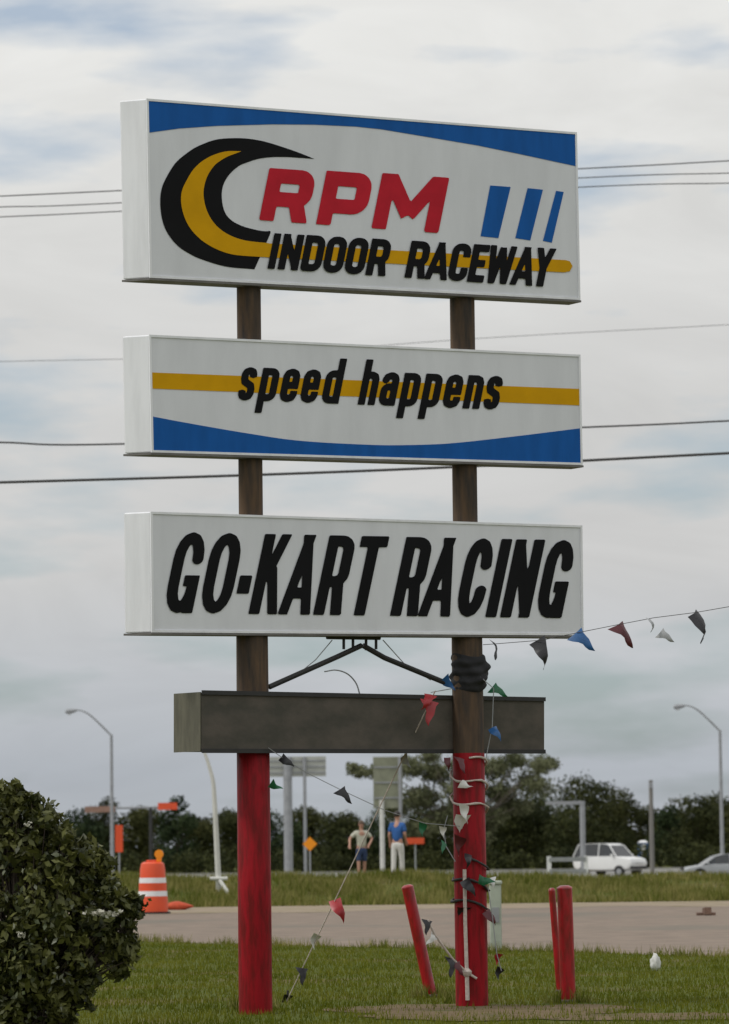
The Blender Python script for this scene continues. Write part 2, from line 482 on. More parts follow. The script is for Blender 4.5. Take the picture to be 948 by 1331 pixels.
# taller weeds along the edge of the lot and round the posts
wx = rng.uniform(-8, 9, 5200)
wx = wx[np.sin(wx * 3.1) + np.sin(wx * 7.7 + 1) + rng.normal(size=len(wx)) * .8 > -.2]
wxy = np.column_stack([wx, lotn(np.clip(wx, -15, 15)) + rng.normal(size=len(wx)) * .22])
ring = []
for (px_, py_, rr_) in ((331, 1312, .17), (614, 1304, .17), (561, 1297, .08), (739, 1304, .11), (645, 1238, .12), (598, 1301, .05)):
    c_ = ground(px_, py_); a_ = rng.uniform(0, 2 * np.pi, 170); r_ = rr_ + np.abs(rng.normal(size=170)) * .07
    ring.append(np.column_stack([c_.x + r_ * np.cos(a_), c_.y + .1 + r_ * np.sin(a_)]))
wxy = np.vstack([wxy] + ring)
blades('edge_weeds', wxy, np.zeros(len(wxy)), 0.06, 0.19, 0.016, M_verge, 0.6)

# ------------------------------------------------------------------ lettering
def rrect(x0, y0, x1, y1, r, corners='abcd'):
    r, ry = r if isinstance(r, tuple) else (r, r)
    """closed path, corners: a bottom-left, b bottom-right, c top-right, d top-left are rounded"""
    P = []
    for key, cx, cy, a0, px, py in (('a', x0 + r, y0 + ry, 180, x0, y0), ('b', x1 - r, y0 + ry, 270, x1, y0), ('c', x1 - r, y1 - ry, 0, x1, y1), ('d', x0 + r, y1 - ry, 90, x0, y1)):
        if key in corners:
            for k in range(5):
                a = R(a0 + 22.5 * k); P.append((cx + r * math.cos(a), cy + ry * math.sin(a)))
        else:
            P.append((px, py))
    return P + [P[0]]
ROUND = False
def glyph(ch, w, t):
    """strokes of a letter in a box w wide and 1 high (x-height 1 for small letters)"""
    i = t / 2; x0, x1, y0, y1, xm = i, w - i, i, 1 - i, w / 2
    r = min(0.42 * (w - t), 0.28); ry = r
    if ROUND: r, ry = .5 * (w - t), .26
    if ch == 'I': return [[(xm, 0), (xm, 1)]]
    if ch == 'N': return [[(x0, 0), (x0, 1)], [(x1, 0), (x1, 1)], [(x0, 1 - .3 * t), (x1, .3 * t)]]
    if ch == 'O': return [rrect(x0, y0, x1, y1, (r, ry))]
    if ch == 'D': return [rrect(x0, y0, x1, y1, r, 'bc')]
    if ch in 'RP':
        ym = 0.42 if ch == 'R' else 0.36
        q = rrect(x0, ym, x1, y1, min(r, .15) if w > .6 else min(r, .2), 'bc')
        s = [[(x0, 0), (x0, 1)], q]
        if ch == 'R': s.append([(x1 - .25 * (w - t), ym), (x1 + .01, -.05)])
        return s
    if ch == 'A': return [[(x0 - .2 * t, -.05), (xm + .03, 1.08)], [(x1 + .2 * t, -.05), (xm - .03, 1.08)], [(x0 + .1 * w, .27), (x1 - .1 * w, .27)]]
    if ch in 'CG':
        o = rrect(x0, y0, x1, y1, (r, ry))
        b_, a_, d_, c_ = o[5:10][::-1], o[0:5][::-1], o[15:20][::-1], o[10:15][::-1]
        main = b_ + a_ + d_ + c_ + [(x1, .68 if ch == 'G' else .64)]
        if ch == 'C': return [[(x1, .36)] + main]
        return [[(xm, .40), (x1, .40), (x1, 0)], main]
    if ch == 'E': return [[(x1 + i, y1), (x0, y1), (x0, y0), (x1 + i, y0)], [(x0, .5), (x1 + .5 * i, .5)]]
    if ch == 'W': return [[(x0, 1.05), (w * .28, 0)], [(w * .28, 0), (xm, .95)], [(xm, .95), (w * .72, 0)], [(w * .72, 0), (x1, 1.05)]]
    if ch == 'Y': return [[(x0 - .1 * t, 1.05), (xm, .45)], [(x1 + .1 * t, 1.05), (xm, .45)], [(xm, .5), (xm, 0)]]
    if ch == 'M': return [[(x0, 0), (x0, 1)], [(x1, 0), (x1, 1)], [(x0 + .1 * t, 1.02 - .2 * t), (xm, .28)], [(x1 - .1 * t, 1.02 - .2 * t), (xm, .28)]]
    if ch == 'K': return [[(x0, 0), (x0, 1)], [(x0 + .3 * t, .42), (x1, 1.06)], [(x0 + .8 * t, .58), (x1 + .1 * t, -.06)]]
    if ch == 'T': return [[(0, y1), (w, y1)], [(xm, 1), (xm, 0)]]
    if ch == '-': return [[(0, .32), (w, .32)], [(0, .41), (w, .41)]]
    # small letters
    if ch == 'n': return [[(x0, 0), (x0, 1)], [(x0, y1 - r * .6), (x0 + .4 * r, y1 - .15 * r), (x0 + r, y1), (x1 - r, y1), (x1 - .3 * r, y1 - .3 * r), (x1, y1 - r), (x1, 0)]]
    if ch == 'h': return [[(x0, 0), (x0, 1.36)], [(x0, y1 - r * .6), (x0 + .4 * r, y1 - .15 * r), (x0 + r, y1), (x1 - r, y1), (x1 - .3 * r, y1 - .3 * r), (x1, y1 - r), (x1, 0)]]
    if ch == 'p': return [[(x0, -.36), (x0, 1)], rrect(x0, y0, x1, y1, r, 'bc')]
    if ch == 'd': return [[(x1, 0), (x1, 1.36)], rrect(x0, y0, x1, y1, r, 'ad')]
    if ch == 'a': return [[(x1, 0), (x1, y1 - r), (x1 - .3 * r, y1 - .3 * r), (x1 - r, y1), (x0 + r, y1), (x0 + .3 * r, y1 - .3 * r), (x0, y1 - r), (x0, .72)], rrect(x0, y0, x1, .56, min(r, .2), 'ad')]
    if ch == 'e': return [[(x0, .5), (x1, .5), (x1, y1 - r), (x1 - .3 * r, y1 - .3 * r), (x1 - r, y1), (x0 + r, y1), (x0 + .3 * r, y1 - .3 * r), (x0, y1 - r), (x0, y0 + r), (x0 + .3 * r, y0 + .3 * r), (x0 + r, y0), (x1 - r, y0), (x1 - .3 * r, y0 + .3 * r), (x1, y0 + r), (x1, .34)]]
    if ch == 's': return [[(x1, .70), (x1, y1 - r), (x1 - .3 * r, y1 - .3 * r), (x1 - r, y1), (x0 + r, y1), (x0 + .3 * r, y1 - .3 * r), (x0, y1 - r), (x0, .66), (x0 + .3 * r, .56), (x1 - .3 * r, .45), (x1, .34), (x1, y0 + r), (x1 - .3 * r, y0 + .3 * r), (x1 - r, y0), (x0 + r, y0), (x0 + .3 * r, y0 + .3 * r), (x0, y0 + r), (x0, .30)]]
    raise ValueError(ch)
def glyph_mesh(ch, w, t, res):
    """fill the union of the strokes: marching squares over their distance field -> polygons"""
    lo, hi = (-.36, 1.36) if ch in 'pdh' else (0, 1)
    gx = np.arange(-1.2 * t, w + 1.2 * t + res, res); gy = np.arange(lo - 2 * res, hi + 3 * res, res)
    X, Y = np.meshgrid(gx, gy)
    D = np.full(X.shape, 9.0)
    t0 = t
    for st in glyph(ch, w, t):
        t = t0 * (.88 if len(st) == 2 and abs(st[0][0] - st[1][0]) > .02 and abs(st[0][1] - st[1][1]) > .02 and ch in 'AKNWY' else 1)
        for k in range(len(st) - 1):
            (ax, ay), (bx, by) = st[k], st[k + 1]
            L = math.hypot(bx - ax, by - ay)
            if L < 1e-6: continue
            ux, uy = (bx - ax) / L, (by - ay) / L
            u = (X - ax) * ux + (Y - ay) * uy; v = -(X - ax) * uy + (Y - ay) * ux
            q1 = np.abs(u - L / 2) - L / 2; q2 = np.abs(v) - t / 2
            d = np.minimum(np.maximum(q1, q2), 0) + np.hypot(np.maximum(q1, 0), np.maximum(q2, 0))
            D = np.minimum(D, d)
            if 0 < k:
                pax, pay = st[k - 1]
                sq = (abs(pax - ax) < 1e-6 or abs(pay - ay) < 1e-6) and (abs(bx - ax) < 1e-6 or abs(by - ay) < 1e-6)
                D = np.minimum(D, (np.maximum(np.abs(X - ax), np.abs(Y - ay)) if sq else np.hypot(X - ax, Y - ay)) - t / 2)
        if st[0] == st[-1]: D = np.minimum(D, np.hypot(X - st[0][0], Y - st[0][1]) - t / 2)
    D = np.maximum(D, np.maximum(Y - hi, lo - Y))
    D[np.abs(D) < 1e-9] = 1e-9
    polys = []
    ny, nxx = D.shape
    for j in range(ny - 1):
        i = 0
        while i < nxx - 1:
            c = (D[j, i], D[j, i + 1], D[j + 1, i + 1], D[j + 1, i])
            if max(c) < 0:
                i2 = i
                while i2 < nxx - 1 and max(D[j, i2], D[j, i2 + 1], D[j + 1, i2 + 1], D[j + 1, i2]) < 0: i2 += 1
                polys.append([(gx[i], gy[j]), (gx[i2], gy[j]), (gx[i2], gy[j + 1]), (gx[i], gy[j + 1])]); i = i2; continue
            if min(c) < 0:
                pts = [(gx[i], gy[j]), (gx[i + 1], gy[j]), (gx[i + 1], gy[j + 1]), (gx[i], gy[j + 1])]
                out = []
                for k in range(4):
                    a, b = c[k], c[(k + 1) % 4]
                    if a < 0: out.append(pts[k])
                    if (a < 0) != (b < 0):
                        s = a / (a - b); out.append((pts[k][0] + s * (pts[(k + 1) % 4][0] - pts[k][0]), pts[k][1] + s * (pts[(k + 1) % 4][1] - pts[k][1])))
                if len(out) >= 3: polys.append(out)
            i += 1
    return polys

# ------------------------------------------------------------------ the pylon sign
TH = R(30)
S0 = at(193, 600, 37.0)                         # a point of the front plane of the cabinets, near their left edge
DIRN = Vector((math.cos(TH), math.sin(TH), 0))  # along the sign, to the right and away
NRM = Vector((math.sin(TH), -math.cos(TH), 0))  # front normal
def on_plane(x, y, off=0.0):
    d = ray(x, y); p0 = S0 + NRM * off
    return ORG + d * ((p0 - ORG).dot(NRM) / d.dot(NRM))
def sz(p):
    q = Vector(p) - S0
    return q.dot(DIRN), p.z if hasattr(p, 'z') else p[2]
def from_sz(s, z, off=0.0):
    return Vector((S0.x, S0.y, 0)) + DIRN * s + NRM * off + Vector((0, 0, z))
DEPTH = 0.22                                    # shallow cabinets whose left end caps splay outwards to the back
SPLAY = 0.172
AX = -0.168
def pole_axis(px):
    p = on_plane(px, 1000, AX); return Vector((p.x, p.y, 0))
PL, PR = pole_axis(329.5), pole_axis(609.5)
sign = thing('pylon_sign', PL, 'tall roadside pylon sign of three white panels on two red and brown poles', 'sign')
def zpx(px, py, off=AX):
    return on_plane(px, py, off).z
for (P, pxt, pxb, rt) in ((PL, 324, 331, 0.115), (PR, 603, 613, 0.122)):
    mb = MB()
    z_red = zpx(pxb, 979); z_mid = zpx(pxt, 812); z_top = zpx(pxt, 200)
    n = 20
    top = Vector((P.x, P.y, 0))
    # lower, wider pipe: red paint up to the cross box, bare brown above
    mb.lathe(P, [(0.158, -0.3), (0.158, 0.8), (0.156, z_red), (0.154, z_red + .004), (0.150, z_mid)], n, mis=[0, 0, 1, 1])
    mb.lathe(P, [(rt, z_mid), (rt, z_top)], n, mi=1)
    mb.build('pole', [M_red, M_brown], sign, PL, smooth=True)

def cabinet(corners, label):
    """corners: photograph pixels of the front face, top-left, top-right, bottom-right, bottom-left"""
    q = [on_plane(*c) for c in corners]
    def back(p, left):
        return p - NRM * DEPTH - (DIRN * SPLAY if left else DIRN * 0)
    fr = [p - NRM * .012 for p in q]; bk = [back(q[k], k in (0, 3)) for k in range(4)]
    mb = MB(); mb.add(fr + bk, [(0, 1, 2, 3), (7, 6, 5, 4)] + [(k, 4 + k, 4 + (k + 1) % 4, (k + 1) % 4) for k in range(4)])
    o = mb.build('sign_cabinet', M_shell, sign, PL, bevel=0.012)
    o['label'] = label
    c = sum(q, Vector()) / 4
    s_ = [sz(p) for p in q]
    # face panel, let into a slim retainer frame
    def inset(d):
        out = []
        for k, (s, z) in enumerate(s_):
            out.append((s + (d if k in (0, 3) else -d), z + (-d if k < 2 else d)))
        return out
    a, b = s_, inset(0.022)
    mb = MB()
    for k in range(4):
        k2 = (k + 1) % 4
        mb.quadprism([from_sz(*a[k], .004), from_sz(*a[k2], .004), from_sz(*b[k2], .004), from_sz(*b[k], .004)], -NRM * .016)
    mb.build('retainer_frame', M_shell, o, PL)
    mb = MB(); mb.add([from_sz(*p, -.006) for p in b], [(0, 3, 2, 1)])
    mb.build('face_panel', M_face, o, PL)
    # dark sheet beneath: the underside's shade put into its colour
    mb = MB()
    d0, d1 = s_[3], s_[2]
    up = Vector((0, 0, -.003)); dn = Vector((0, 0, -.022))
    p0, p1 = from_sz(d0[0] - .008, d0[1], .006), from_sz(d1[0] + .008, d1[1], .006)
    p2, p3 = from_sz(d1[0] + .008, d1[1], -DEPTH - .006), from_sz(d0[0] - .008 - SPLAY, d0[1], -DEPTH - .006)
    mb.quadprism([p + up for p in (p0, p1, p2, p3)], dn - up)
    mb.build('underside_shade', M_under, o, PL)
    return o
OFF1, OFF2, OFF3 = -.002, .002, .006
def print_poly(name, pts, material, parent, off):
    mb = MB()
    q = [on_plane(x, y, off) for x, y in pts]
    mb.add(q, [tuple(range(len(q)))])
    o = mb.build(name, material, parent, PL)
    return o
def print_strip(name, upper, lower, material, parent, off):
    mb = MB()
    q = [on_plane(x, y, off) for x, y in upper] + [on_plane(x, y, off) for x, y in lower]
    n = len(upper)
    mb.add(q, [(i, i + 1, n + i + 1, n + i) for i in range(n - 1)])
    return mb.build(name, material, parent, PL)
def curve(pts, n=40):
    """Catmull-Rom through points"""
    P = [Vector((*p, 0)) for p in pts]; P = [P[0] * 2 - P[1]] + P + [P[-1] * 2 - P[-2]]
    out = []
    segs = len(P) - 3
    per = max(3, n // segs)
    for i in range(segs):
        for k in range(per):
            t = k / per; a, b, c, d = P[i:i + 4]
            v = 0.5 * (2 * b + (c - a) * t + (2 * a - 5 * b + 4 * c - d) * t * t + (3 * b - a - 3 * c + d) * t ** 3)
            out.append((v.x, v.y))
    out.append((P[-2].x, P[-2].y))
    return out
def lettering(word, name, material, parent, base0, base1, H0, H1, slant, letters, t, off, res=None):
    """letters: (char, left px, right px) at the baseline before slanting"""
    mb = MB()
    (bx0, by0), (bx1, by1) = base0, base1
    for ch, xl, xr in letters:
        u = ((xl + xr) / 2 - bx0) / (bx1 - bx0); H = H0 + (H1 - H0) * u
        w = (xr - xl) / H; tt = t / H
        for poly in glyph_mesh(ch, w, tt, res or tt / 8):
            q = []
            for gx, gy in poly:
                X = xl + gx * H; y = by0 + (by1 - by0) * (X - bx0) / (bx1 - bx0)
                q.append(on_plane(X + slant * gy * H, y - gy * H, off))
            mb.add(q, [tuple(range(len(q)))])
    o = mb.build(name, material, parent, PL)
    o['label'] = 'lettering ' + word
    return o

# top panel
c1 = cabinet(((190.5, 128), (750, 172), (754.5, 390), (195, 361)), 'topmost and largest sign panel with logo and red letters')
print_strip('blue_wedge', [(191.5, 129.5), (233, 132.6), (283, 136.5), (355, 142), (409, 146.5), (463, 150.5), (496, 153.2), (550, 157.5), (621, 163), (675, 167), (748.5, 173)],
            [(193, 172.5), (233, 167), (283, 163.5), (355, 161.5), (409, 162), (463, 164.5), (496, 168), (550, 177), (621, 189), (675, 200), (749, 216)], M_blue, c1, OFF1)
outer = curve([(409, 206.5), (385, 197), (355, 187), (335, 182), (312, 179.5), (283, 181), (262, 188), (248, 195.5), (230, 210), (219, 226), (211, 243), (208.5, 260), (210, 280), (214.5, 296), (222, 309), (233, 321), (247, 330), (262, 337), (294, 346.5), (331, 350)], 80)
inner = curve([(409, 206.5), (388, 205), (370, 204), (350, 204.5), (334, 207), (322, 211), (312, 215), (302, 223), (294, 233), (289.5, 244), (288.5, 256), (290.5, 270), (295, 280), (302, 287), (311, 292), (322, 296), (337, 299.5), (345, 300.5), (352, 301), (348, 312)], 80)
print_strip('tyre_swoosh', outer[:len(inner)], inner[:len(outer)], M_black_v, c1, OFF1)
yo = curve([(314, 196.5), (296, 196.5), (283, 199.5), (272, 204), (261, 211), (251, 221), (243, 234), (237, 247), (235.5, 260), (237.5, 274), (242.5, 288), (250, 300), (262, 312), (277, 321.5), (294, 328.5), (312, 332), (350, 334.5)], 64)
yi = curve([(314, 196.5), (305, 200), (296, 203.5), (288, 208), (280, 214), (273, 223), (268.5, 232), (265.5, 243), (264.8, 254), (267, 267), (271.5, 279), (279, 290.5), (290, 300.5), (304, 308), (319, 312.5), (334, 314.5), (350, 316)], 64)
print_strip('yellow_swoosh', yo, yi, M_yellow, c1, OFF2)
print_poly('yellow_stripe', [(345, 316), (735, 338), (741, 339.5), (744.5, 346), (741, 352.5), (734, 354), (345, 334.3)], M_yellow, c1, OFF1 + .0035)
for bar in (((637.5, 241), (664, 243), (648, 309.5), (625, 307)), ((686, 244.5), (706, 246.5), (689.5, 312.5), (670, 309.5)), ((723, 248), (733, 249.5), (717.5, 315.5), (706, 313))):
    print_poly('blue_bar', bar, M_blue, c1, OFF1)
lettering('RPM', 'lettering', M_red_v, c1, (338, 286), (572, 303), 67, 73, .20, [('R', 337, 399), ('P', 411, 473), ('M', 483, 570)], 18.8, OFF2, .03)
lettering('INDOOR RACEWAY', 'lettering', M_black_v, c1, (348, 349), (712, 373), 46, 50, .20,
          [('I', 346.8, 358.2), ('N', 360.8, 387.2), ('D', 389.8, 416.2), ('O', 418.3, 444.2), ('O', 446.3, 472.2), ('R', 474.8, 501.2),
           ('R', 525.8, 552.2), ('A', 551.8, 580.2), ('C', 580.8, 605.2), ('E', 606.8, 628.2), ('W', 627.8, 664.2), ('A', 662.8, 691.2), ('Y', 688.8, 714.2)], 9.4, OFF3)

# middle panel
c2 = cabinet(((194, 435), (754.5, 461), (757.5, 604.5), (197, 588)), 'middle sign panel with yellow stripe and blue bottom')
print_poly('yellow_stripe', [(196, 484), (755.3, 505.5), (755.6, 527), (196.3, 505)], M_yellow, c2, OFF1)
print_strip('blue_wedge', curve([(197, 541), (247.6, 550.5), (326.5, 564), (391, 573), (477, 578), (530, 578.5), (589, 576), (675, 566.5), (755.5, 556.5)], 48),
            curve([(197.8, 586.5), (247.6, 588), (326.5, 590.3), (391, 592.2), (477, 594.8), (530, 596.4), (589, 598), (675, 600.6), (756, 603)], 48), M_blue, c2, OFF1)
lettering('speed happens', 'lettering', M_black_v, c2, (308, 520), (648, 532.5), 43, 43.5, .20,
          [('s', 308, 328), ('p', 334, 357), ('e', 362, 384), ('e', 389, 411), ('d', 417, 440), ('h', 465, 487), ('a', 491, 513), ('p', 518, 541), ('p', 546, 569), ('e', 574, 596), ('n', 601, 623), ('s', 627, 647)], 9.2, OFF2)

# bottom panel
c3 = cabinet(((196, 665), (757, 683), (758.5, 826), (197.5, 822)), 'lowest sign panel with large black letters')
ROUND = True
lettering('GO-KART RACING', 'lettering', M_black_v, c3, (213, 796.5), (735, 803.5), 105, 101, .21,
          [('G', 211, 250), ('O', 257, 297), ('-', 302, 318), ('K', 323, 361), ('A', 362, 402), ('R', 407, 443), ('T', 449, 485),
           ('R', 507, 543), ('A', 544, 584), ('C', 590, 625), ('I', 631, 645), ('N', 650, 688), ('G', 694, 730)], 14.3, OFF2)

# empty cross box under the panels, turned a little more away; the right pole stands proud of it
b0 = PL + NRM * 0.20; b1 = PR - NRM * 0.07
bd = (b1 - b0).normalized(); bn = Vector((bd.y, -bd.x, 0))
def on_board(x, y):
    d = ray(x, y); return ORG + d * ((b0 - ORG).dot(bn) / d.dot(bn))
q = [on_board(*c) for c in ((262, 900), (708, 909), (708, 977), (262, 976))]
mb = MB(); mb.quadprism(q, -bn * 0.44)
ob = mb.build('cross_box', [M_board], sign, PL, bevel=.008)
mb = MB(); mb.quadprism([q[0] - bd * .004 + Vector((0, 0, .004)), q[3] - bd * .004 - Vector((0, 0, .004)), q[3] - bd * .004 - bn * .44 - Vector((0, 0, .004)), q[0] - bd * .004 - bn * .44 + Vector((0, 0, .004))], -bd * .012)
mb.build('end_panel', M_boardend, ob, PL)
mb = MB()
for (a, b) in ((0, 1), (3, 2)):
    dz = Vector((0, 0, .02))
    mb.quadprism([q[a] + bn * .002 + dz, q[b] + bn * .002 + dz, q[b] + bn * .002 - dz, q[a] + bn * .002 - dz], bn * .018)
mb.build('edge_angle', M_dark, ob, PL)
# bracket under the lowest panel: small hanger with two raking braces
mb = MB(); mb.tube([on_plane(425, 828, AX), on_plane(494, 829, AX)], .022, 8)
mb.build('hanger_bar', M_dark, sign, PL)
for x in (447, 459, 476, 489):
    mb = MB(); mb.tube([on_plane(x, 826, AX), on_plane(x, 846 - abs(x - 468) * .1, AX)], .014, 8); mb.build('hanger_rod', M_dark, sign, PL)
for pts in (((470, 839), (440, 853), (350, 893)), ((472, 839), (500, 855), (585, 890))):
    mb = MB(); mb.tube([on_plane(*p, AX) for p in pts], .026, 10); mb.build('brace', M_dark, sign, PL)
mb = MB(); mb.tube([on_plane(*p, AX + .05) for p in curve([(422, 873), (437, 871), (452, 876), (463, 888), (468, 903)], 20)], .007, 6); mb.build('cable', M_galv, sign, PL)
mb = MB(); mb.tube([on_plane(*p, AX) for p in ((432, 832), (410, 858), (385, 878))], .005, 6); mb.build('cable', M_galv, sign, PL)
mb = MB(); mb.tube([on_plane(*p, AX) for p in ((498, 832), (525, 862), (560, 884))], .005, 6); mb.build('cable', M_galv, sign, PL)

# ------------------------------------------------------------------ pennants
def pennant_mesh(k, seed):
    rnd = random.Random(seed)
    n = 6; vs = []; fs = []
    curl = rnd.uniform(-.16, .16); tw = rnd.uniform(-.10, .10); fold = rnd.uniform(.3, 1.0); ph = rnd.uniform(0, 6)
    for i in range(n + 1):
        t = i / n; w = 0.11 * (1 - t) + .004
        for j in (-1, 0, 1):
            vs.append((j * w * (1 - .35 * fold * math.sin(3 * t + ph) ** 2) + tw * t * t + .012 * math.sin(9 * t + ph), curl * math.sin(t * 2.4) + .07 * fold * j * j * (1 - t) + .02 * math.sin(7 * t + ph + j), -0.29 * t + .02 * fold * j * math.sin(ph)))
    for i in range(n):
        for j in range(2):
            a = i * 3 + j; fs.append((a, a + 1, a + 4, a + 3))
    me = bpy.data.meshes.new('pennant'); me.from_pydata(vs, [], fs); me.materials.append(PM[k])
    me.polygons.foreach_set('use_smooth', [True] * len(fs)); me.update()
    return me
PEN = {}
def pennant(parent, origin, p, colour, rot, seed=0, scale=1.0, label=None):
    key = (colour, seed)
    if key not in PEN: PEN[key] = pennant_mesh(colour, seed)
    o = bpy.data.objects.new('pennant', PEN[key]); COL.objects.link(o); o.parent = parent
    o.location = Vector(p) - Vector(origin); o.rotation_euler = rot; o.scale = (scale,) * 3
    if label: o['label'] = label
    return o
def string_line(p, q, sag, n=24):
    return [Vector(p).lerp(Vector(q), t) - Vector((0, 0, sag * 4 * t * (1 - t))) for t in np.linspace(0, 1, n)]

# string A: from the right pole out to the right of the frame
sA = thing('pennant_string', PR + Vector((0, 0, 3.4)), 'pennant string in the sky running from the right pole out to the right', 'pennant string', 'pennant strings on the sign')
ptsA = [(628, 838), (643, 837), (705, 832), (748, 823), (803, 812), (850, 803), (905, 796), (1100, 762), (1500, 690)]
PA = [at(x, y, 38.4 - (x - 628) * .0016) for x, y in ptsA]
mb = MB(); mb.tube(PA, .0035, 6); mb.build('string', M_wire, sA, sA.location)
for x, y, c, rz, tilt, sc in ((643, 836, 'black', 1.1, .5, .65), (699, 832, 'black', .3, -.42, .95), (748, 823, 'blue', .2, -.75, .85), (803, 812, 'maroon', .7, -.5, .9), (846, 804, 'grey', .9, .6, .5), (858, 822, 'grey', .2, -.9, .55), (904, 797, 'black', .9, -.35, .95)):
    p = at(x, y, 38.4 - (x - 628) * .0016)
    pennant(sA, sA.location, p, c, (0, tilt, rz), seed=int(x) % 5, scale=sc, label=c + ' pennant')
# string B: taut, from the right pole down to the lawn near the left pole
gB = ground(372, 1303)
top_b = at(566, 898, PR.y - .55)
sB = thing('pennant_string', gB, 'taut pennant string slanting from the right pole down to the grass by the left pole', 'pennant string', 'pennant strings on the sign')
mb = MB(); mb.tube([top_b, top_b.lerp(gB, .5), gB], .006, 6); mb.build('string', M_rope, sB, gB)
for t, c, rz, tilt, sc in ((.03, 'red', .2, .2, .85), (.20, 'grey', .4, -.5, .5), (.66, 'red', .3, -.1, .8), (.775, 'white', .6, .4, .5), (.885, 'black', .2, .1, .6), (.975, 'black', .6, .2, .55)):
    pennant(sB, gB, top_b.lerp(gB, t), c, (0, tilt, rz), seed=int(t * 100) % 5, scale=sc, label=c + ' pennant')
mb = MB(); mb.tube([gB + Vector((0, 0, -.1)), gB + Vector((.02, 0, .12))], .012, 8); mb.build('stake', M_dark, sB, gB)
# string C: slack, under the cross box between the poles
sC = thing('pennant_string', PL + NRM * .17 + Vector((0, 0, 2.2)), 'slack pennant string hanging between the two poles below the brown cross box', 'pennant string', 'pennant strings on the sign')
ptsC = [(349, 972), (366, 984), (398, 1004), (442, 1026), (500, 1053), (552, 1070), (598, 1074)]
PC = [at(x, y, PL.y - .2 + (x - 349) / 250 * (PR.y - PL.y)) for x, y in ptsC]
mb = MB(); mb.tube(PC, .0035, 6); mb.build('string', M_galv, sC, sC.location)
for k, c, rz, tilt, sc in ((1, 'black', .3, -.7, .5), (3, 'black', .3, -.6, .6), (5, 'green', .4, .3, .5)):
    pennant(sC, sC.location, PC[k], c, (0, tilt, rz), seed=k, scale=sc, label=c + ' pennant')
pennant(sC, sC.location, at(352, 1018, PL.y - .2), 'green', (0, -.9, .2), seed=2, scale=.45)
# string D: from the right pole foot up to the left, white rope
gD = ground(616, 1306)
gD = Vector((PR.x - .03, PR.y - .2, 0))
sD = thing('rope', gD, 'pale rope with dark pennants tied to the foot of the right pole', 'rope')
knot = at(607, 1264, PR.y - .20)
ptsD = [at(556, 1196, PR.y - .5), at(566, 1216, PR.y - .45), at(588, 1246, PR.y - .30), knot]
mb = MB(); mb.tube(ptsD, .012, 8); mb.tube([knot, at(608, 1300, PR.y - .19)], .020, 8); mb.tube([knot, at(605, 1200, PR.y - .19), at(604, 1130, PR.y - .19)], .018, 8)
mb.tube([knot, at(620, 1272, PR.y - .2)], .012, 8)
mb.build('strand', M_rope, sD, gD)
mb = MB(); mb.lathe(knot - Vector((0, 0, .05)), [(.01, 0), (.045, .03), (.05, .06), (.01, .1)], 10); mb.build('knot', M_rope, sD, gD, smooth=True)
for p, c, rz, tilt, sc in ((ptsD[0], 'black', .2, .2, .5), (ptsD[1], 'white', .2, .9, .45), (ptsD[2], 'black', .5, .3, .65), (at(592, 1252, PR.y - .3), 'maroon', .2, -.5, .5)):
    pennant(sD, gD, p, c, (0, tilt, rz), seed=3, scale=sc)
# tangle of pennants wound round the right pole
sE = thing('pennant_bundle', PR + Vector((0, -.2, 1.6)), 'tangled bundle of old string, fabric and torn pennants wound round the right pole', 'pennants')
oE = sE.location.copy()
rnd = random.Random(4)
def wrap(y0, y1, r0, turns, rad, m, nm, seed):
    rr = random.Random(seed)
    za, zb = at(612, y0, PR.y).z, at(612, y1, PR.y).z
    n = int(turns * 18); pts = []
    for k in range(n + 1):
        t = k / n; a = -math.pi / 2 + turns * 2 * math.pi * t
        r = r0 + rr.uniform(-.004, .02)
        pts.append((PR.x + r * math.cos(a), PR.y + r * math.sin(a), za + (zb - za) * t + .03 * math.sin(a * 2 + seed)))
    mb = MB(); mb.tube(pts, [rad * rr.uniform(.7, 1.3) for _ in pts], 8); mb.build(nm, m, sE, oE, smooth=True)
M_cloth = mat('dark_faded_fabric', (0.022, 0.022, 0.024), 0.9, var=0.4, scale=9)
def cloth_wrap(y0, y1, r0, amp, seed, skew):
    za, zb = at(612, y0, PR.y).z, at(612, y1, PR.y).z
    n, m_ = 36, 26; vs = []; fs = []
    rr = random.Random(seed)
    ph = [rr.uniform(0, 6.28) for _ in range(6)]
    for j in range(m_ + 1):
        t = j / m_
        for i in range(n):
            a = 2 * math.pi * i / n
            bul = math.sin(math.pi * t) ** .6
            r = r0 + amp * bul * (.55 + .25 * math.sin(3 * a + 7 * t + ph[0]) + .2 * math.sin(5 * a - 11 * t + ph[1]) + .22 * math.sin(23 * t + 2 * a + ph[2]) + skew * math.cos(a))
            vs.append((PR.x + r * math.cos(a), PR.y + r * math.sin(a), za + (zb - za) * t + .02 * math.sin(2 * a + ph[3])))
    for j in range(m_):
        for i in range(n):
            fs.append((j * n + i, j * n + (i + 1) % n, (j + 1) * n + (i + 1) % n, (j + 1) * n + i))
    mb = MB(); mb.add(vs, fs); mb.build('fabric_wrap', M_cloth, sE, oE, smooth=True)
cloth_wrap(852, 898, .152, .052, 2, .5)
wrap(985, 1060, .17, 2.5, .010, M_rope, 'string', 3)
wrap(1120, 1180, .17, 2.2, .012, M_dark, 'string', 5)
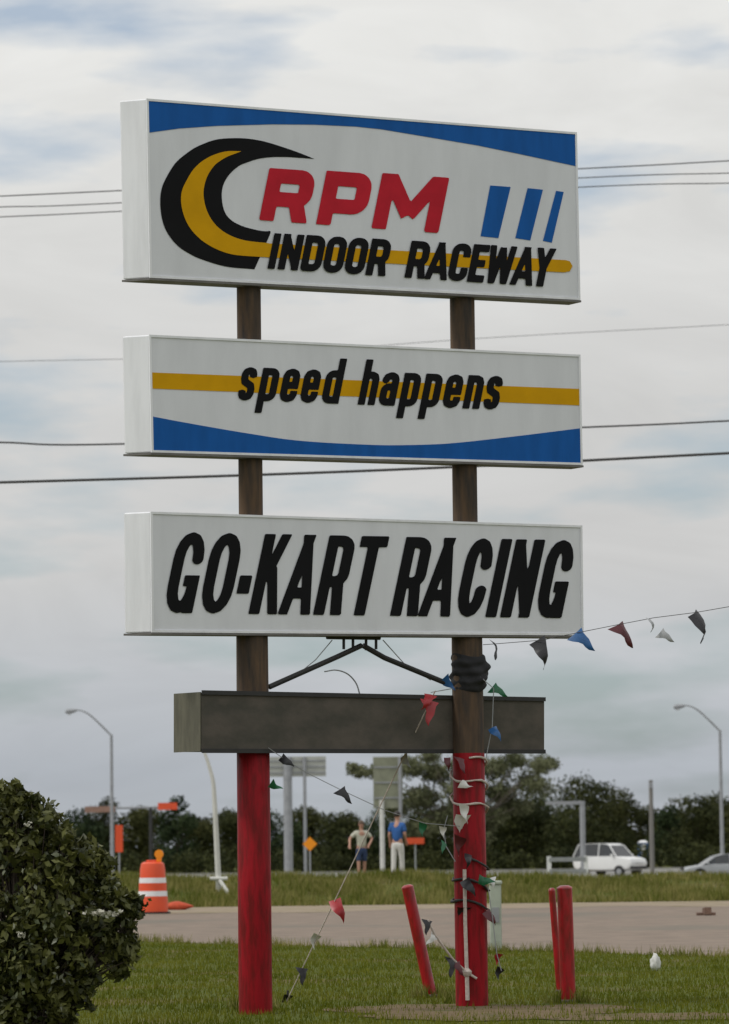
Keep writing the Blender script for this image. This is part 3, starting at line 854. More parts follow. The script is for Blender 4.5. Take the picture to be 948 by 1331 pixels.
for x, y, c, rz, tilt, sc, dy in ((640, 893, 'green', .3, -.9, .75, -.05), (640, 945, 'blue', .2, -.25, .7, -.2), (578, 880, 'blue', .2, -.6, .7, -.2), (560, 902, 'red', .1, .3, .8, -.55),
                                  (598, 1018, 'white', .1, -1.1, .55, -.24), (606, 1046, 'white', .5, .1, .75, -.26), (602, 1060, 'white', .1, .2, 1.0, -.24), (600, 1088, 'maroon', .2, .3, .8, -.22),
                                  (577, 1075, 'white', .3, .1, .5, -.3), (578, 1095, 'green', .3, .7, .5, -.3), (610, 1110, 'black', .4, .5, .6, -.22), (604, 1143, 'black', .2, -.3, .8, -.22), (622, 1143, 'green', .1, -1.2, .7, -.24),
                                  (640, 1140, 'white', .2, -.2, .5, -.1), (598, 985, 'maroon', .4, .2, .7, -.24), (604, 1180, 'black', .2, .1, .85, -.22), (634, 1185, 'maroon', .8, -.4, .7, -.15), (582, 985, 'maroon', .3, .15, .5, -.2),
                                  (650, 1240, 'red', .3, .3, .5, -.1), (652, 1258, 'black', .3, .5, .5, -.1)):
    pennant(sE, oE, at(x, y, PR.y + dy), c, (rnd.uniform(-.3, .3), tilt, rz), seed=(x + y) % 9, scale=sc * (.82 if x < 632 else .8))
for pts in (((634, 1150), (640, 1190), (646, 1240), (652, 1262)), ((588, 895), (560, 900)), ((625, 880), (642, 895), (640, 945), (632, 985)), ((582, 1060), (577, 1078), (580, 1100), (592, 1120))):
    mb = MB(); mb.tube([at(x, y, PR.y - .16) for x, y in pts], .005, 6)
    mb.build('string', M_galv, sE, oE)

# ------------------------------------------------------------------ bollards beside the right pole
for (xt, yt, xb, yb, rad, label) in ((530, 1154, 561, 1296, .062, 'thin red bollard leaning over to the left of the right pole'), (734, 1155, 739, 1303, .076, 'thick red bollard standing upright, right of the right pole'), (717.5, 1158, 728, 1290, .036, 'slim dark red pipe leaning against the thick red bollard')):
    g = ground(xb, yb); top = at(xt, yt, g.y - .05)
    bo = thing('bollard', g, label, 'bollard', 'red bollards by the sign')
    ax = (top - g).normalized()
    mb = MB(); mb.tube([g - ax * .25, g + ax * .35, top], rad, 18); mb.build('post', M_redlow, bo, g, smooth=True)
    mb = MB(); mb.tube([top, top + ax * .012, top + ax * .03], [rad * 1.04, rad * 1.0, rad * .6], 18); mb.build('cap', M_redlow, bo, g, smooth=True)
    mb = MB(); mb.lathe(g, [(rad * 1.5, -.04), (rad * 1.45, .02), (rad * 1.1, .03)], 16); mb.build('footing', mat('footing_concrete', (.12, .105, .085), .95, var=.4, scale=9, bump=.4), bo, g)
# slim red pipe right beside the right pole
g = ground(598, 1300); 
po = thing('guard_pipe', g, 'slim red pipe standing upright against the foot of the right pole', 'pipe')
mb = MB(); mb.tube([g - Vector((0, 0, .2)), at(597, 1130, g.y)], .036, 14); mb.build('pipe', M_redlow, po, g, smooth=True)
mb = MB(); t_ = at(597, 1130, g.y); mb.tube([t_, t_ + Vector((0, 0, .02))], .040, 14); mb.build('cap', M_redlow, po, g)

# utility pedestal behind the right pole, at the lawn's edge
g = ground(645, 1237); hz = at(645, 1150, g.y).z
ped = thing('utility_pedestal', g, 'narrow grey-green utility box at the lawn edge behind the right pole', 'utility box')
mb = MB(); mb.box(g + Vector((0, 0, hz / 2)), (.17, .17, hz)); mb.build('housing', M_box, ped, g, bevel=.015)
mb = MB(); mb.box(g + Vector((0, 0, hz + .03)), (.20, .20, .06)); mb.build('lid', M_box, ped, g, bevel=.02)
mb = MB(); mb.box(g + Vector((0, -.089, hz * .55)), (.10, .012, .22)); mb.build('door_plate', M_galv, ped, g)

# plastic bag on the lawn
g = ground(852, 1262)
mb = MB(); rnd = random.Random(9)
bmz = bmesh.new(); bmesh.ops.create_icosphere(bmz, subdivisions=3, radius=1.0)
for v in bmz.verts:
    n_ = v.co.copy()
    f = 1 + .22 * math.sin(7 * n_.x + 3 * n_.z) * math.sin(6 * n_.y + 1) + rnd.uniform(-.07, .07)
    v.co = Vector((n_.x * .085 * f, n_.y * .10 * f, .10 + (n_.z * .12 + .05 * max(0, n_.z) ** 3) * f))
me = bpy.data.meshes.new('litter_bag'); bmz.to_mesh(me); bmz.free(); me.materials.append(M_bag); me.polygons.foreach_set('use_smooth', [True] * len(me.polygons))
bag = bpy.data.objects.new('litter_bag', me); COL.objects.link(bag); bag.location = g; bag.scale = (.72, .72, .78)
tag(bag, 'crumpled white plastic bag lying on the lawn at the right', 'bag')

# ------------------------------------------------------------------ construction barrel, base and bits
g = ground(199, 1188)
k = g.y / 91.0
bar = thing('traffic_barrel', g, 'orange and white traffic barrel with amber lamp on the far edge of the lot', 'traffic barrel')
bands = [('base_section', [(.345, .05), (.345, .28), (.335, .40)], M_orange), ('white_band', [(.335, .402), (.325, .52)], M_white), ('middle_section', [(.318, .522), (.315, .70)], M_orange),
         ('white_band', [(.310, .702), (.300, .82)], M_white), ('upper_section', [(.292, .822), (.285, 1.02), (.26, 1.14), (.20, 1.18)], M_orange)]
for nm, prof, m in bands:
    mb = MB(); mb.lathe(g, [(r * k, z * k) for r, z in prof], 28); mb.build(nm, m, bar, g, smooth=True)
mb = MB(); mb.lathe(g, [(.40 * k, 0.005), (.40 * k, .05)], 28); mb.build('rubber_base', M_rubber, bar, g)
mb = MB(); mb.box(g + Vector((.0, 0, 1.2 * k)), (.30, .05, .05)); mb.build('handle', M_orange, bar, g, bevel=.01)
lc = g + Vector((.15 * k, -.02, 1.18 * k))
mb = MB(); mb.box(lc + Vector((0, 0, .05)), (.12, .09, .10)); lam = mb.build('lamp_body', M_amber, bar, g, bevel=.01)
mb = MB(); mb.tube([lc + Vector((0, -.05, .18)), lc + Vector((0, .05, .18))], .105, 20); mb.build('lens', M_amber, lam, g, smooth=True)

g = ground(230, 1183)
mb = MB()
bmz = bmesh.new(); bmesh.ops.create_icosphere(bmz, subdivisions=3, radius=1.0)
rnd = random.Random(2)
for v in bmz.verts:
    c = v.co
    v.co = Vector((c.x * .42, c.y * .2, .09 + c.z * .10 * (1 + .35 * math.cos(3.2 * c.x)))) + Vector((0, 0, rnd.uniform(-.008, .008)))
me = bpy.data.meshes.new('sandbag'); bmz.to_mesh(me); bmz.free(); me.materials.append(M_sand)
me.polygons.foreach_set('use_smooth', [True] * len(me.polygons))
ob2 = bpy.data.objects.new('sandbag', me); COL.objects.link(ob2); ob2.location = g
tag(ob2, 'flat orange sandbag lying on the lot just right of the barrel', 'sandbag')

# pale bent pole with a prop, left of the left pole
g = ground(286, 1176)
bp_ = thing('bent_pole', g, 'pale bent pole with a raking prop, leaning just left of the left red pole', 'pole')
pts = curve([(286, 1178), (284, 1140), (281, 1080), (279, 1040), (277, 1015), (271, 992), (264, 972)], 30)
mb = MB(); mb.tube([at(x, y, g.y) for x, y in pts], [.085 - .045 * i / (len(pts) - 1) for i in range(len(pts))], 12); mb.build('shaft', M_pale, bp_, g, smooth=True)
mb = MB(); mb.tube([at(284, 1141, g.y - .05), at(304, 1172, g.y - .5)], .055, 10); mb.build('prop', M_pale, bp_, g)
mb = MB(); mb.tube([at(273, 1142, g.y - .1), at(296, 1142, g.y - .1)], .05, 8); mb.build('crosspiece', M_pale, bp_, g)
mb = MB(); mb.box(g + Vector((0, 0, .06)), (.34, .34, .12)); mb.build('foot_block', mat('foot_concrete', (.4, .38, .35), .9, var=.3, scale=5), bp_, g)

# small brown debris by the far edge of the lot
g = ground(917, 1190)
rnd = random.Random(6)
mb = MB()
for (dx, sx, sz_) in ((-.10, .16, .05), (.03, .14, .15), (.15, .13, .05)):
    mb.box(g + Vector((dx, rnd.uniform(-.1, .1), sz_ / 2 + .012)), (sx, .22, sz_), Euler((rnd.uniform(-.1, .1), 0, rnd.uniform(-.5, .5))).to_matrix())
tag(mb.build('broken_block', mat('broken_brick', (.20, .12, .085), .9, var=.4, scale=9), origin=g), 'brown broken block lying on the far right of the lot', 'rubble')

# ------------------------------------------------------------------ people on the bank
SKIN = mat('skin', (0.50, 0.27, 0.19), 0.55, var=0.1, scale=9)
def skin_mesh(nodes, edges, material, name, sub=2):
    me = bpy.data.meshes.new(name)
    me.from_pydata([n[0] for n in nodes], edges, [])
    o = bpy.data.objects.new(name, me); COL.objects.link(o)
    sk = o.modifiers.new('skin', 'SKIN'); sk.use_smooth_shade = True
    for i, n in enumerate(nodes):
        r = n[1] if hasattr(n[1], '__len__') else (n[1], n[1])
        me.skin_vertices[0].data[i].radius = r
        me.skin_vertices[0].data[i].use_root = (i == 0)
    ss = o.modifiers.new('sub', 'SUBSURF'); ss.levels = sub; ss.render_levels = sub
    dg = bpy.context.evaluated_depsgraph_get(); dg.update()
    m2 = bpy.data.meshes.new_from_object(o.evaluated_get(dg))
    bpy.data.objects.remove(o); bpy.data.meshes.remove(me)
    m2.name = name; m2.materials.clear(); m2.materials.append(material)
    m2.polygons.foreach_set('use_smooth', [True] * len(m2.polygons))
    return m2
def person(loc, yaw, H, label, shirt, trousers, hair, arms, shorts=False):
    root = thing('person', loc, label, 'person')
    root.rotation_euler = (0, 0, yaw)
    s = H / 1.75
    V = lambda x, y, z: (x * s, y * s, z * s)
    # faces -Y
    hip, waist, chest, neck = V(0, 0, .95), V(0, .01, 1.10), V(0, .0, 1.32), V(0, .0, 1.48)
    body = [(hip, (.145 * s, .105 * s)), (waist, (.125 * s, .09 * s)), (chest, (.155 * s, .10 * s)), (neck, .055 * s), (V(0, -.015, 1.56), .062 * s), (V(0, -.02, 1.66), (.078 * s, .092 * s)), (V(0, -.01, 1.72), .055 * s)]
    edges = [(0, 1), (1, 2), (2, 3), (3, 4), (4, 5), (5, 6)]
    arm_nodes = []
    for sgn, (el, wr) in zip((-1, 1), arms):
        b = len(body)
        body += [(V(sgn * .17, 0, 1.40), .058 * s), (V(*el), .045 * s), (V(*wr), .030 * s)]
        edges += [(2, b), (b, b + 1), (b + 1, b + 2)]
        w = Vector(wr); d = (w - Vector(el)).normalized()
        palm = w + d * .07
        body.append((V(*palm), (.038 * s, .022 * s))); edges.append((b + 2, b + 3))
        sidev = d.cross(Vector((0, 1, 0)))
        sidev = sidev.normalized() if sidev.length > .1 else Vector((1, 0, 0))
        for f in range(4):
            k1 = palm + sidev * (-.028 + .019 * f) + d * .035; k2 = k1 + d * (.04 + .008 * (f in (1, 2))) + Vector((0, -.012, 0))
            body.append((V(*k1), .010 * s)); body.append((V(*k2), .008 * s)); edges += [(b + 3, len(body) - 2), (len(body) - 2, len(body) - 1)]
        th = w + d * .03 + sidev * -.04 + Vector((0, -.01, 0)); th2 = th + d * .045 + sidev * -.012
        body.append((V(*th), .011 * s)); body.append((V(*th2), .009 * s)); edges += [(b + 2, len(body) - 2), (len(body) - 2, len(body) - 1)]
        arm_nodes.append((el, wr))
    legs = []
    for sgn, st in ((-1, -.07), (1, .08)):
        b = len(body)
        body += [(V(sgn * .09, 0, .86), .088 * s), (V(sgn * .10, st * .5 - .01, .50), .058 * s), (V(sgn * .105, st, .10), .042 * s), (V(sgn * .11, st - .13, .035), (.042 * s, .03 * s))]
        edges += [(0, b), (b, b + 1), (b + 1, b + 2), (b + 2, b + 3)]; legs.append((sgn, st))
    me = skin_mesh(body, edges, SKIN, 'body')
    o = bpy.data.objects.new('body', me); COL.objects.link(o); o.parent = root
    # face features
    mb = MB()
    hz_ = 1.655
    mb.box(V(0, -.118, hz_ - .01), (.022 * s, .03 * s, .04 * s)); mb.build('nose', SKIN, o)
    for sgn in (-1, 1):
        mb = MB(); mb.lathe(V(sgn * .032, -.108, hz_ + .008), [(.002, -.010 * s), (.011 * s, -.004), (.011 * s, .004), (.002, .010 * s)], 8); mb.build('eye', M_rubber, o)
        mb = MB(); mb.box(V(sgn * .083, -.01, hz_ - .005), (.018 * s, .03 * s, .055 * s)); mb.build('ear', SKIN, o, bevel=.006)
    mb = MB(); mb.box(V(0, -.110, hz_ - .058), (.05 * s, .012 * s, .012 * s)); mb.build('mouth', mat('lips', (.35, .12, .10), .5), o)
    # hair
    bmz = bmesh.new(); bmesh.ops.create_icosphere(bmz, subdivisions=3, radius=1)
    for v in list(bmz.verts):
        if v.co.z < -.1 and v.co.y < .35 or v.co.z < -.55: bmz.verts.remove(v)
    for v in bmz.verts: v.co = Vector(V(v.co.x * .092, v.co.y * .108 - .008, v.co.z * .10 + 1.685))
    mh = bpy.data.meshes.new('hair'); bmz.to_mesh(mh); bmz.free(); mh.materials.append(hair)
    h_ = bpy.data.objects.new('hair', mh); COL.objects.link(h_); h_.parent = root
    # shirt
    n = [(V(0, 0, .90), (.165 * s, .125 * s)), (waist, (.145 * s, .115 * s)), (chest, (.175 * s, .118 * s)), (V(0, 0, 1.46), (.075 * s, .07 * s))]
    e = [(0, 1), (1, 2), (2, 3)]
    for sgn, (el, wr) in zip((-1, 1), arms):
        b = len(n); a = Vector((sgn * .17, 0, 1.40)); m_ = a.lerp(Vector(el), .8)
        n += [(V(*a), .082 * s), (V(*m_), .072 * s)]; e += [(2, b), (b, b + 1)]
    mo = bpy.data.objects.new('shirt', skin_mesh(n, e, shirt, 'shirt')); COL.objects.link(mo); mo.parent = root
    n = [(V(0, 0, .98), (.15 * s, .115 * s)), (V(0, 0, .90), (.16 * s, .12 * s))]; e = [(0, 1)]
    for sgn, st in legs:
        b = len(n); n += [(V(sgn * .09, 0, .80), .102 * s), (V(sgn * .10, st * .5 - .01, .50), .080 * s)]; e += [(1, b), (b, b + 1)]
        if not shorts: n.append((V(sgn * .105, st, .09), .066 * s)); e.append((b + 1, b + 2))
    mo = bpy.data.objects.new('shorts' if shorts else 'trousers', skin_mesh(n, e, trousers, 'trousers')); COL.objects.link(mo); mo.parent = root
    for sgn, st in legs:
        mb = MB(); mb.box(V(sgn * .108, st - .06, .045), (.10 * s, .27 * s, .09 * s)); mb.build('shoe', M_rubber, root, bevel=.03)
    return root
M_shirtb = mat('blue_shirt_cotton', (0.03, 0.12, 0.36), .85, var=.2, scale=12)
M_shirtc = mat('cream_shirt_cotton', (0.55, 0.54, 0.44), .85, var=.15, scale=12)
M_trw = mat('white_trouser_cotton', (0.68, 0.66, 0.62), .85, var=.12, scale=12)
M_jean = mat('dark_blue_denim', (0.035, 0.06, 0.14), .85, var=.2, scale=12)
M_hair = mat('dark_hair', (0.02, 0.015, 0.012), .6)
M_hairb = mat('brown_hair', (0.10, 0.06, 0.035), .6)
p = at(517, 1100, 110.8)
person((p.x, p.y, gz(p.x, p.y)), R(160), 1.78, 'person in a blue shirt and white trousers standing on the grass bank', M_shirtb, M_trw, M_hair,
       (((-.22, .02, 1.14), (-.20, -.12, .95)), ((.22, .04, 1.14), (.23, -.04, .90))))
p = at(470, 1100, 113.5)
person((p.x, p.y, gz(p.x, p.y)), R(12), 1.62, 'person in a cream shirt and blue shorts with elbows out behind the grass bank', M_shirtc, M_jean, M_hairb,
       (((-.36, .02, 1.22), (-.40, -.16, 1.02)), ((.34, .0, 1.22), (.22, -.14, 1.04))), shorts=True)

# ------------------------------------------------------------------ vehicles on the road behind
def loft(mb, stations, ring, mi=0):
    """stations: list of rings (lists of points)"""
    n = len(stations[0]); b = len(mb.v)
    vs = [v for r in stations for v in r]; fs = []
    for i in range(len(stations) - 1):
        for k in range(n - 1 if not ring else n):
            k2 = (k + 1) % n
            fs.append((i * n + k, i * n + k2, (i + 1) * n + k2, (i + 1) * n + k))
    fs.append(tuple(range(n))); fs.append(tuple((len(stations) - 1) * n + k for k in range(n)))
    mb.add(vs, fs, mi)
def car(loc, yaw, label, paint, L=4.6, Wd=1.8, H=1.45, kind='sedan'):
    root = thing('parked_car', loc, label, 'car')
    root.rotation_euler = (0, 0, yaw)
    hw = Wd / 2
    if kind == 'sedan':
        prof = [(-2.3, .55, .62), (-2.2, .36, .72), (-1.9, .26, .80), (-1.3, .24, .90), (-.7, .24, .96), (0, .24, .97), (.8, .24, .98), (1.5, .26, 1.00), (2.0, .30, 1.02), (2.25, .40, .98), (2.3, .55, .85)]
        cab = [(-1.25, .92), (-.55, 1.34), (-.1, 1.44), (.6, 1.45), (1.1, 1.36), (1.85, 1.0)]
    else:
        prof = [(-2.3, .60, .80), (-2.2, .42, .95), (-1.9, .32, 1.02), (-1.2, .30, 1.08), (-.7, .30, 1.12), (0, .30, 1.12), (.8, .30, 1.12), (1.5, .32, 1.12), (2.05, .36, 1.12), (2.25, .44, 1.10), (2.3, .60, 1.0)]
        cab = [(-1.2, 1.08), (-.55, 1.66), (-.2, 1.74), (.8, 1.76), (1.9, 1.72), (2.24, 1.10)]
    sc = L / 4.6; hs = H / cab[3][1] if kind == 'sedan' else H / 1.76
    st = []
    for x, zb, zt in prof:
        e = 1 - .12 * max(0, abs(x) - 1.5) / .8
        zb, zt = zb * hs, zt * hs; w = hw * e
        st.append([(x * sc, s * a * w, z) for s, a, z in ((-1, .80, zb), (-1, .97, zb + .12), (-1, 1.0, zb + .45 * (zt - zb)), (-1, .97, zt - .05), (-1, .86, zt), (1, .86, zt), (1, .97, zt - .05), (1, 1.0, zb + .45 * (zt - zb)), (1, .97, zb + .12), (1, .80, zb))])
    mb = MB(); loft(mb, st, True); mb.build('body', paint, root, smooth=True)
    base = [z for _, z in cab]
    zb0 = cab[0][1]
    # greenhouse: dark glass block, with roof panel and pillars in body colour
    st = []
    for x, z in cab:
        zb = (zb0 - .05) * hs; zt = max(z * hs, zb + .02); t = (zt - zb) / (.5 * hs)
        wt = hw * (.93 - .17 * min(1, t))
        st.append([(x * sc, -hw * .93, zb), (x * sc, -wt, zt), (x * sc, wt, zt), (x * sc, hw * .93, zb)])
    mb = MB(); loft(mb, st, True); mb.build('windows', M_glass, root)
    mb = MB()
    top = [(x * sc, z * hs) for x, z in cab][1:-1]
    for i in range(len(top) - 1):
        (xa, za), (xb, zb) = top[i], top[i + 1]
        wa = hw * .775
        mb.add([(xa, -wa, za + .004), (xb, -wa, zb + .004), (xb, wa, zb + .004), (xa, wa, za + .004), (xa, -wa, za + .035), (xb, -wa, zb + .035), (xb, wa, zb + .035), (xa, wa, za + .035)],
               [(4, 5, 6, 7), (0, 3, 2, 1), (0, 1, 5, 4), (2, 3, 7, 6), (0, 4, 7, 3), (1, 2, 6, 5)])
    mb.build('roof', paint, root)
    for s in (-1, 1):
        for (x0, z0, x1, z1) in ((cab[0][0], zb0, cab[1][0], cab[1][1]), (cab[-1][0], cab[-1][1], cab[-2][0], cab[-2][1]), (.25, zb0, .25, cab[3][1] - .01)):
            mb = MB(); mb.tube([(x0 * sc, s * hw * .94, z0 * hs - .03), (x1 * sc, s * hw * .77, z1 * hs + .01)], .04, 8)
            mb.build('pillar', paint, root)
        mb = MB(); mb.box((prof[2][0] * sc * 1.13, s * hw * .66, (prof[2][2] - .13) * hs), (.16, .34, .14)); mb.build('headlight', M_lens, root, bevel=.02)
        mb = MB(); mb.box((2.24 * sc, s * hw * .74, (prof[-2][2] - .16) * hs), (.12, .26, .16)); mb.build('tail_light', M_red_v, root, bevel=.02)
        mb = MB(); mb.box((cab[0][0] * sc + .25, s * (hw + .10), (zb0 + .07) * hs), (.12, .2, .13)); mb.build('side_mirror', paint, root, bevel=.03)
        for x in (-1.42, 1.38):
            mb = MB(); mb.tube([(x * sc, s * (hw - .2), .33), (x * sc, s * (hw + .005), .33)], .33, 24); wo = mb.build('wheel', M_rubber, root, smooth=True)
            mb = MB(); mb.tube([(x * sc, s * (hw + .0), .33), (x * sc, s * (hw + .015), .33)], .2, 16); mb.build('rim', M_galv, wo)
            mb = MB()
            mb.tube([(x * sc + .37 * math.cos(a), s * (hw - .005), .33 + .37 * math.sin(a)) for a in np.linspace(0, math.pi, 9)], .035, 6)
            mb.build('wheel_arch', M_rubber, root)
    mb = MB(); mb.box((-2.27 * sc, 0, .48 * hs), (.14, Wd * .86, .18)); mb.build('bumper', M_dark if kind != 'sedan' else paint, root, bevel=.04)
    mb = MB(); mb.box((-2.26 * sc, 0, .70 * hs), (.08, Wd * .45, .10)); mb.build('grille', M_rubber, root)
    return root
M_silver = mat('silver_car_paint', (0.40, 0.41, 0.42), .3, metal=.4, var=.05, scale=2, coat=.5)
M_wpaint = mat('white_car_paint', (0.76, 0.76, 0.74), .3, var=.05, scale=2, coat=.5)
p = at(941, 1120, 222)
car((p.x, p.y, -.694), R(3), 'silver car at the right edge of the photo on the road', M_silver, 4.7, 1.8, 1.46)
p = at(793, 1120, 256)
car((p.x, p.y, -.694), R(140), 'tall white car on the far road just right of the inverted L pole', M_wpaint, 4.6, 1.95, 2.1, 'suv')

# portable toilet
p = at(836, 1105, 330); z0 = -.7
pt = thing('portable_toilet', (p.x, p.y, z0), 'blue portable toilet far behind, beside the utility pole', 'portable toilet')
M_ptb = mat('blue_toilet_plastic', (0.05, 0.14, 0.36), .5, var=.15, scale=4)
c = Vector((p.x, p.y, z0)); h_ = 2.0
mb = MB(); mb.box(c + Vector((0, 0, .1 + h_ / 2)), (.78, 1.0, h_)); mb.build('cabin', M_ptb, pt, c, bevel=.03)
mb = MB(); mb.box(c + Vector((0, 0, .05)), (.85, 1.06, .1)); mb.build('skid', M_rubber, pt, c)
mb = MB(); mb.add([c + Vector(v) for v in ((-.42, -.54, h_ + .12), (.42, -.54, h_ + .12), (.42, .54, h_ + .12), (-.42, .54, h_ + .12), (-.2, 0, h_ + .3), (.2, 0, h_ + .3))], [(0, 1, 5, 4), (1, 2, 5), (2, 3, 4, 5), (3, 0, 4), (3, 2, 1, 0)]); mb.build('roof', M_white, pt, c)
mb = MB(); mb.box(c + Vector((0.02, -.512, .1 + h_ * .5)), (.36, .03, h_ * .9)); d_ = mb.build('door', M_pale, pt, c, bevel=.01)
mb = MB(); mb.box(c + Vector((.15, -.54, 1.05)), (.05, .03, .12)); mb.build('handle', M_dark, d_, c)

# barricade: white post with a grey rail, and orange work signs
p = at(714, 1128, 150); zb = gz(p.x, p.y)
bc = thing('road_barricade', (p.x, p.y, zb), 'white post and grey rail barricade behind the thick red bollard', 'barricade')
c = Vector((p.x, p.y, zb)); pe = at(762, 1128, 150)
for xx in (p.x, pe.x):
    zt = at(714, 1113, 150).z
    mb = MB(); mb.box((xx, p.y, (zb + zt) / 2), (.16, .1, zt - zb)); mb.build('post', M_white, bc, c)
zt = at(735, 1117, 150).z
mb = MB(); mb.box(((p.x + pe.x) / 2, p.y - .06, zt), (pe.x - p.x, .02, .16)); mb.build('rail', M_galv, bc, c)
mb = MB(); mb.box(((p.x + pe.x) / 2, p.y - .06, zt - .45), (pe.x - p.x, .02, .16)); mb.build('rail', M_galv, bc, c)

def small_sign(px, py, depth, shape, w, h, label, m=M_orange, group=None):
    p = at(px, py, depth); zb = gz(p.x, p.y); c = Vector((p.x, p.y, zb))
    t = thing('road_work_sign', c, label, 'sign', group)
    mb = MB(); mb.tube([c - Vector((0, 0, .2)), (p.x, p.y + .03, p.z + h * .4)], .04, 8); mb.build('post', M_galv, t, c)
    mb = MB()
    if shape == 'diamond':
        mb.quadprism([(p.x - w / 2, p.y - .03, p.z), (p.x, p.y - .03, p.z - h / 2), (p.x + w / 2, p.y - .03, p.z), (p.x, p.y - .03, p.z + h / 2)], (0, .02, 0))
    else:
        mb.box((p.x, p.y - .03, p.z), (w, .02, h))
    pn = mb.build('panel', m, t, c)
    mb = MB(); mb.box((p.x, p.y + .005, p.z), (w * .6 if shape != 'diamond' else .05, .03, .05)); mb.build('bracket', M_galv, t, c)
    return t
small_sign(403, 1097, 205, 'diamond', .74, .74, 'orange diamond road work sign beside the left red pole', M_amber)
small_sign(540, 1093, 190, 'bar', .85, .30, 'low orange board right of the person in blue')
small_sign(155, 1090, 200, 'bar', .38, 1.35, 'tall narrow orange panel near the left lamp post', M_orange)

# mast arm with orange boards over the trees at the left
p = at(196, 1050, 240); zb = gz(p.x, p.y); c = Vector((p.x, p.y, zb))
ma = thing('signal_mast', c, 'horizontal mast arm above the trees left of the left red pole', 'mast')
x0, x1 = at(108, 1051, 240), at(232, 1049, 240)
mb = MB(); mb.tube([c - Vector((0, 0, .3)), (c.x, c.y, x1.z)], .10, 12); mb.build('mast', M_dark, ma, c)
mb = MB(); mb.tube([x0, x1], .07, 10); mb.build('arm', M_galv, ma, c)
q_ = at(218, 1048, 239.8); mb = MB(); mb.box(q_, (1.15, .06, .42)); mb.build('orange_board', M_orange, ma, c)
q_ = at(130, 1052, 239.8); mb = MB(); mb.box(q_, (1.8, .06, .36)); mb.build('brown_board', mat('faded_brown_board', (.30, .18, .13), .7, var=.2, scale=4), ma, c)

# ------------------------------------------------------------------ big road signs seen from behind
D2 = 236
def road_sign(x0, x1, y0, y1, posts, label, pm, extra=None):
    a, b = at(x0, y0, D2), at(x1, y1, D2); zb = gz(a.x, D2); c = Vector(((a.x + b.x) / 2, D2, zb))
    t = thing('road_sign', c, label, 'sign', 'road signs seen from behind')
    mb = MB(); mb.box(((a.x + b.x) / 2, D2, (a.z + b.z) / 2), (b.x - a.x, .05, abs(a.z - b.z))); pn = mb.build('panel', pm, t, c)
    mb = MB()
    for f in (.2, .5, .8):
        mb.box(((a.x + b.x) / 2, D2 - .05, a.z * f + b.z * (1 - f)), (b.x - a.x - .1, .05, .08))
    mb.build('stiffener', M_galv, pn, c)
    for px, r, m, ytop in posts:
        p_ = at(px, 1090, D2); zt = at(px, ytop, D2).z
        mb = MB(); mb.tube([(p_.x, D2 - .15, zb - .3), (p_.x, D2 - .15, zt)], r, 12); mb.build('post', m, t, c, smooth=True)
    return t
M_sgn = mat('sign_back_aluminium', (0.42, 0.43, 0.38), .5, var=.15, scale=2)
M_sgn2 = mat('sign_back_olive', (0.24, 0.25, 0.17), .6, var=.25, scale=2)
road_sign(346, 424, 984, 1009, ((375, .26, M_galv, 984), (397, .10, M_galv, 984)), 'wide grey road sign seen from behind just right of the left red pole', M_sgn)
road_sign(485, 524, 984, 1050, ((497, .14, M_pale, 1040), (521, .10, M_galv, 984)), 'upright olive road sign on a pale post between the two red poles', M_sgn2)

# ------------------------------------------------------------------ street lamps, poles
p = at(145, 955, 232); zb = -.7
lamp = thing('street_lamp', (p.x, p.y, zb), 'grey street lamp with its arm to the left, rising over the bush at the left', 'street lamp', 'street lamps along the road')
c = Vector((p.x, p.y, zb))
mb = MB(); mb.tube([c - Vector((0, 0, .2)), c + Vector((0, 0, 3)), (p.x, p.y, p.z)], [.13, .11, .085], 12); mb.build('pole', M_galv, lamp, c, smooth=True)
arm = curve([(145, 956), (132, 943), (118, 930), (107, 924), (96, 922.5)], 16)
mb = MB(); mb.tube([at(x, y, 232) for x, y in arm], [.065 - .025 * i / (len(arm) - 1) for i in range(len(arm))], 10); mb.build('arm', M_galv, lamp, c, smooth=True)
hd = at(93, 925, 232)
mb = MB(); mb.tube([hd + Vector((.32, 0, .08)), hd + Vector((.1, 0, .05)), hd + Vector((-.25, 0, 0)), hd + Vector((-.36, 0, -.02))], [.06, .13, .15, .05], 12)
hh = mb.build('lamp_head', M_galv, lamp, c, smooth=True)
mb = MB(); mb.lathe(hd + Vector((-.12, 0, -.20)), [(.03, 0), (.12, .06), (.14, .10)], 12); mb.build('lens', M_lens, hh, c, smooth=True)
mb = MB(); mb.box(c + Vector((0, 0, .05)), (.4, .4, .12)); mb.build('base_plate', M_galv, lamp, c)
l2 = copy_tree(lamp)
p2 = at(936, 949, 232)
l2.location = (p2.x, p2.y, zb + (p2.z - p.z))
l2['label'] = 'grey street lamp with its arm to the left, at the right edge of the photo'
# inverted-L gantry pole
p = at(757, 1045, 225); c = Vector((p.x, p.y, -.7))
ga = thing('gantry_pole', c, 'grey inverted L shaped pole against the domed tree right of the sign', 'pole')
mb = MB(); mb.tube([c - Vector((0, 0, .2)), p], .15, 12); mb.build('upright', M_galv, ga, c)
e = at(713, 1045, 225)
mb = MB(); mb.box((p + e) / 2 + Vector((0, 0, .06)), (abs(p.x - e.x) + .3, .2, .2)); mb.build('crossarm', M_galv, ga, c)
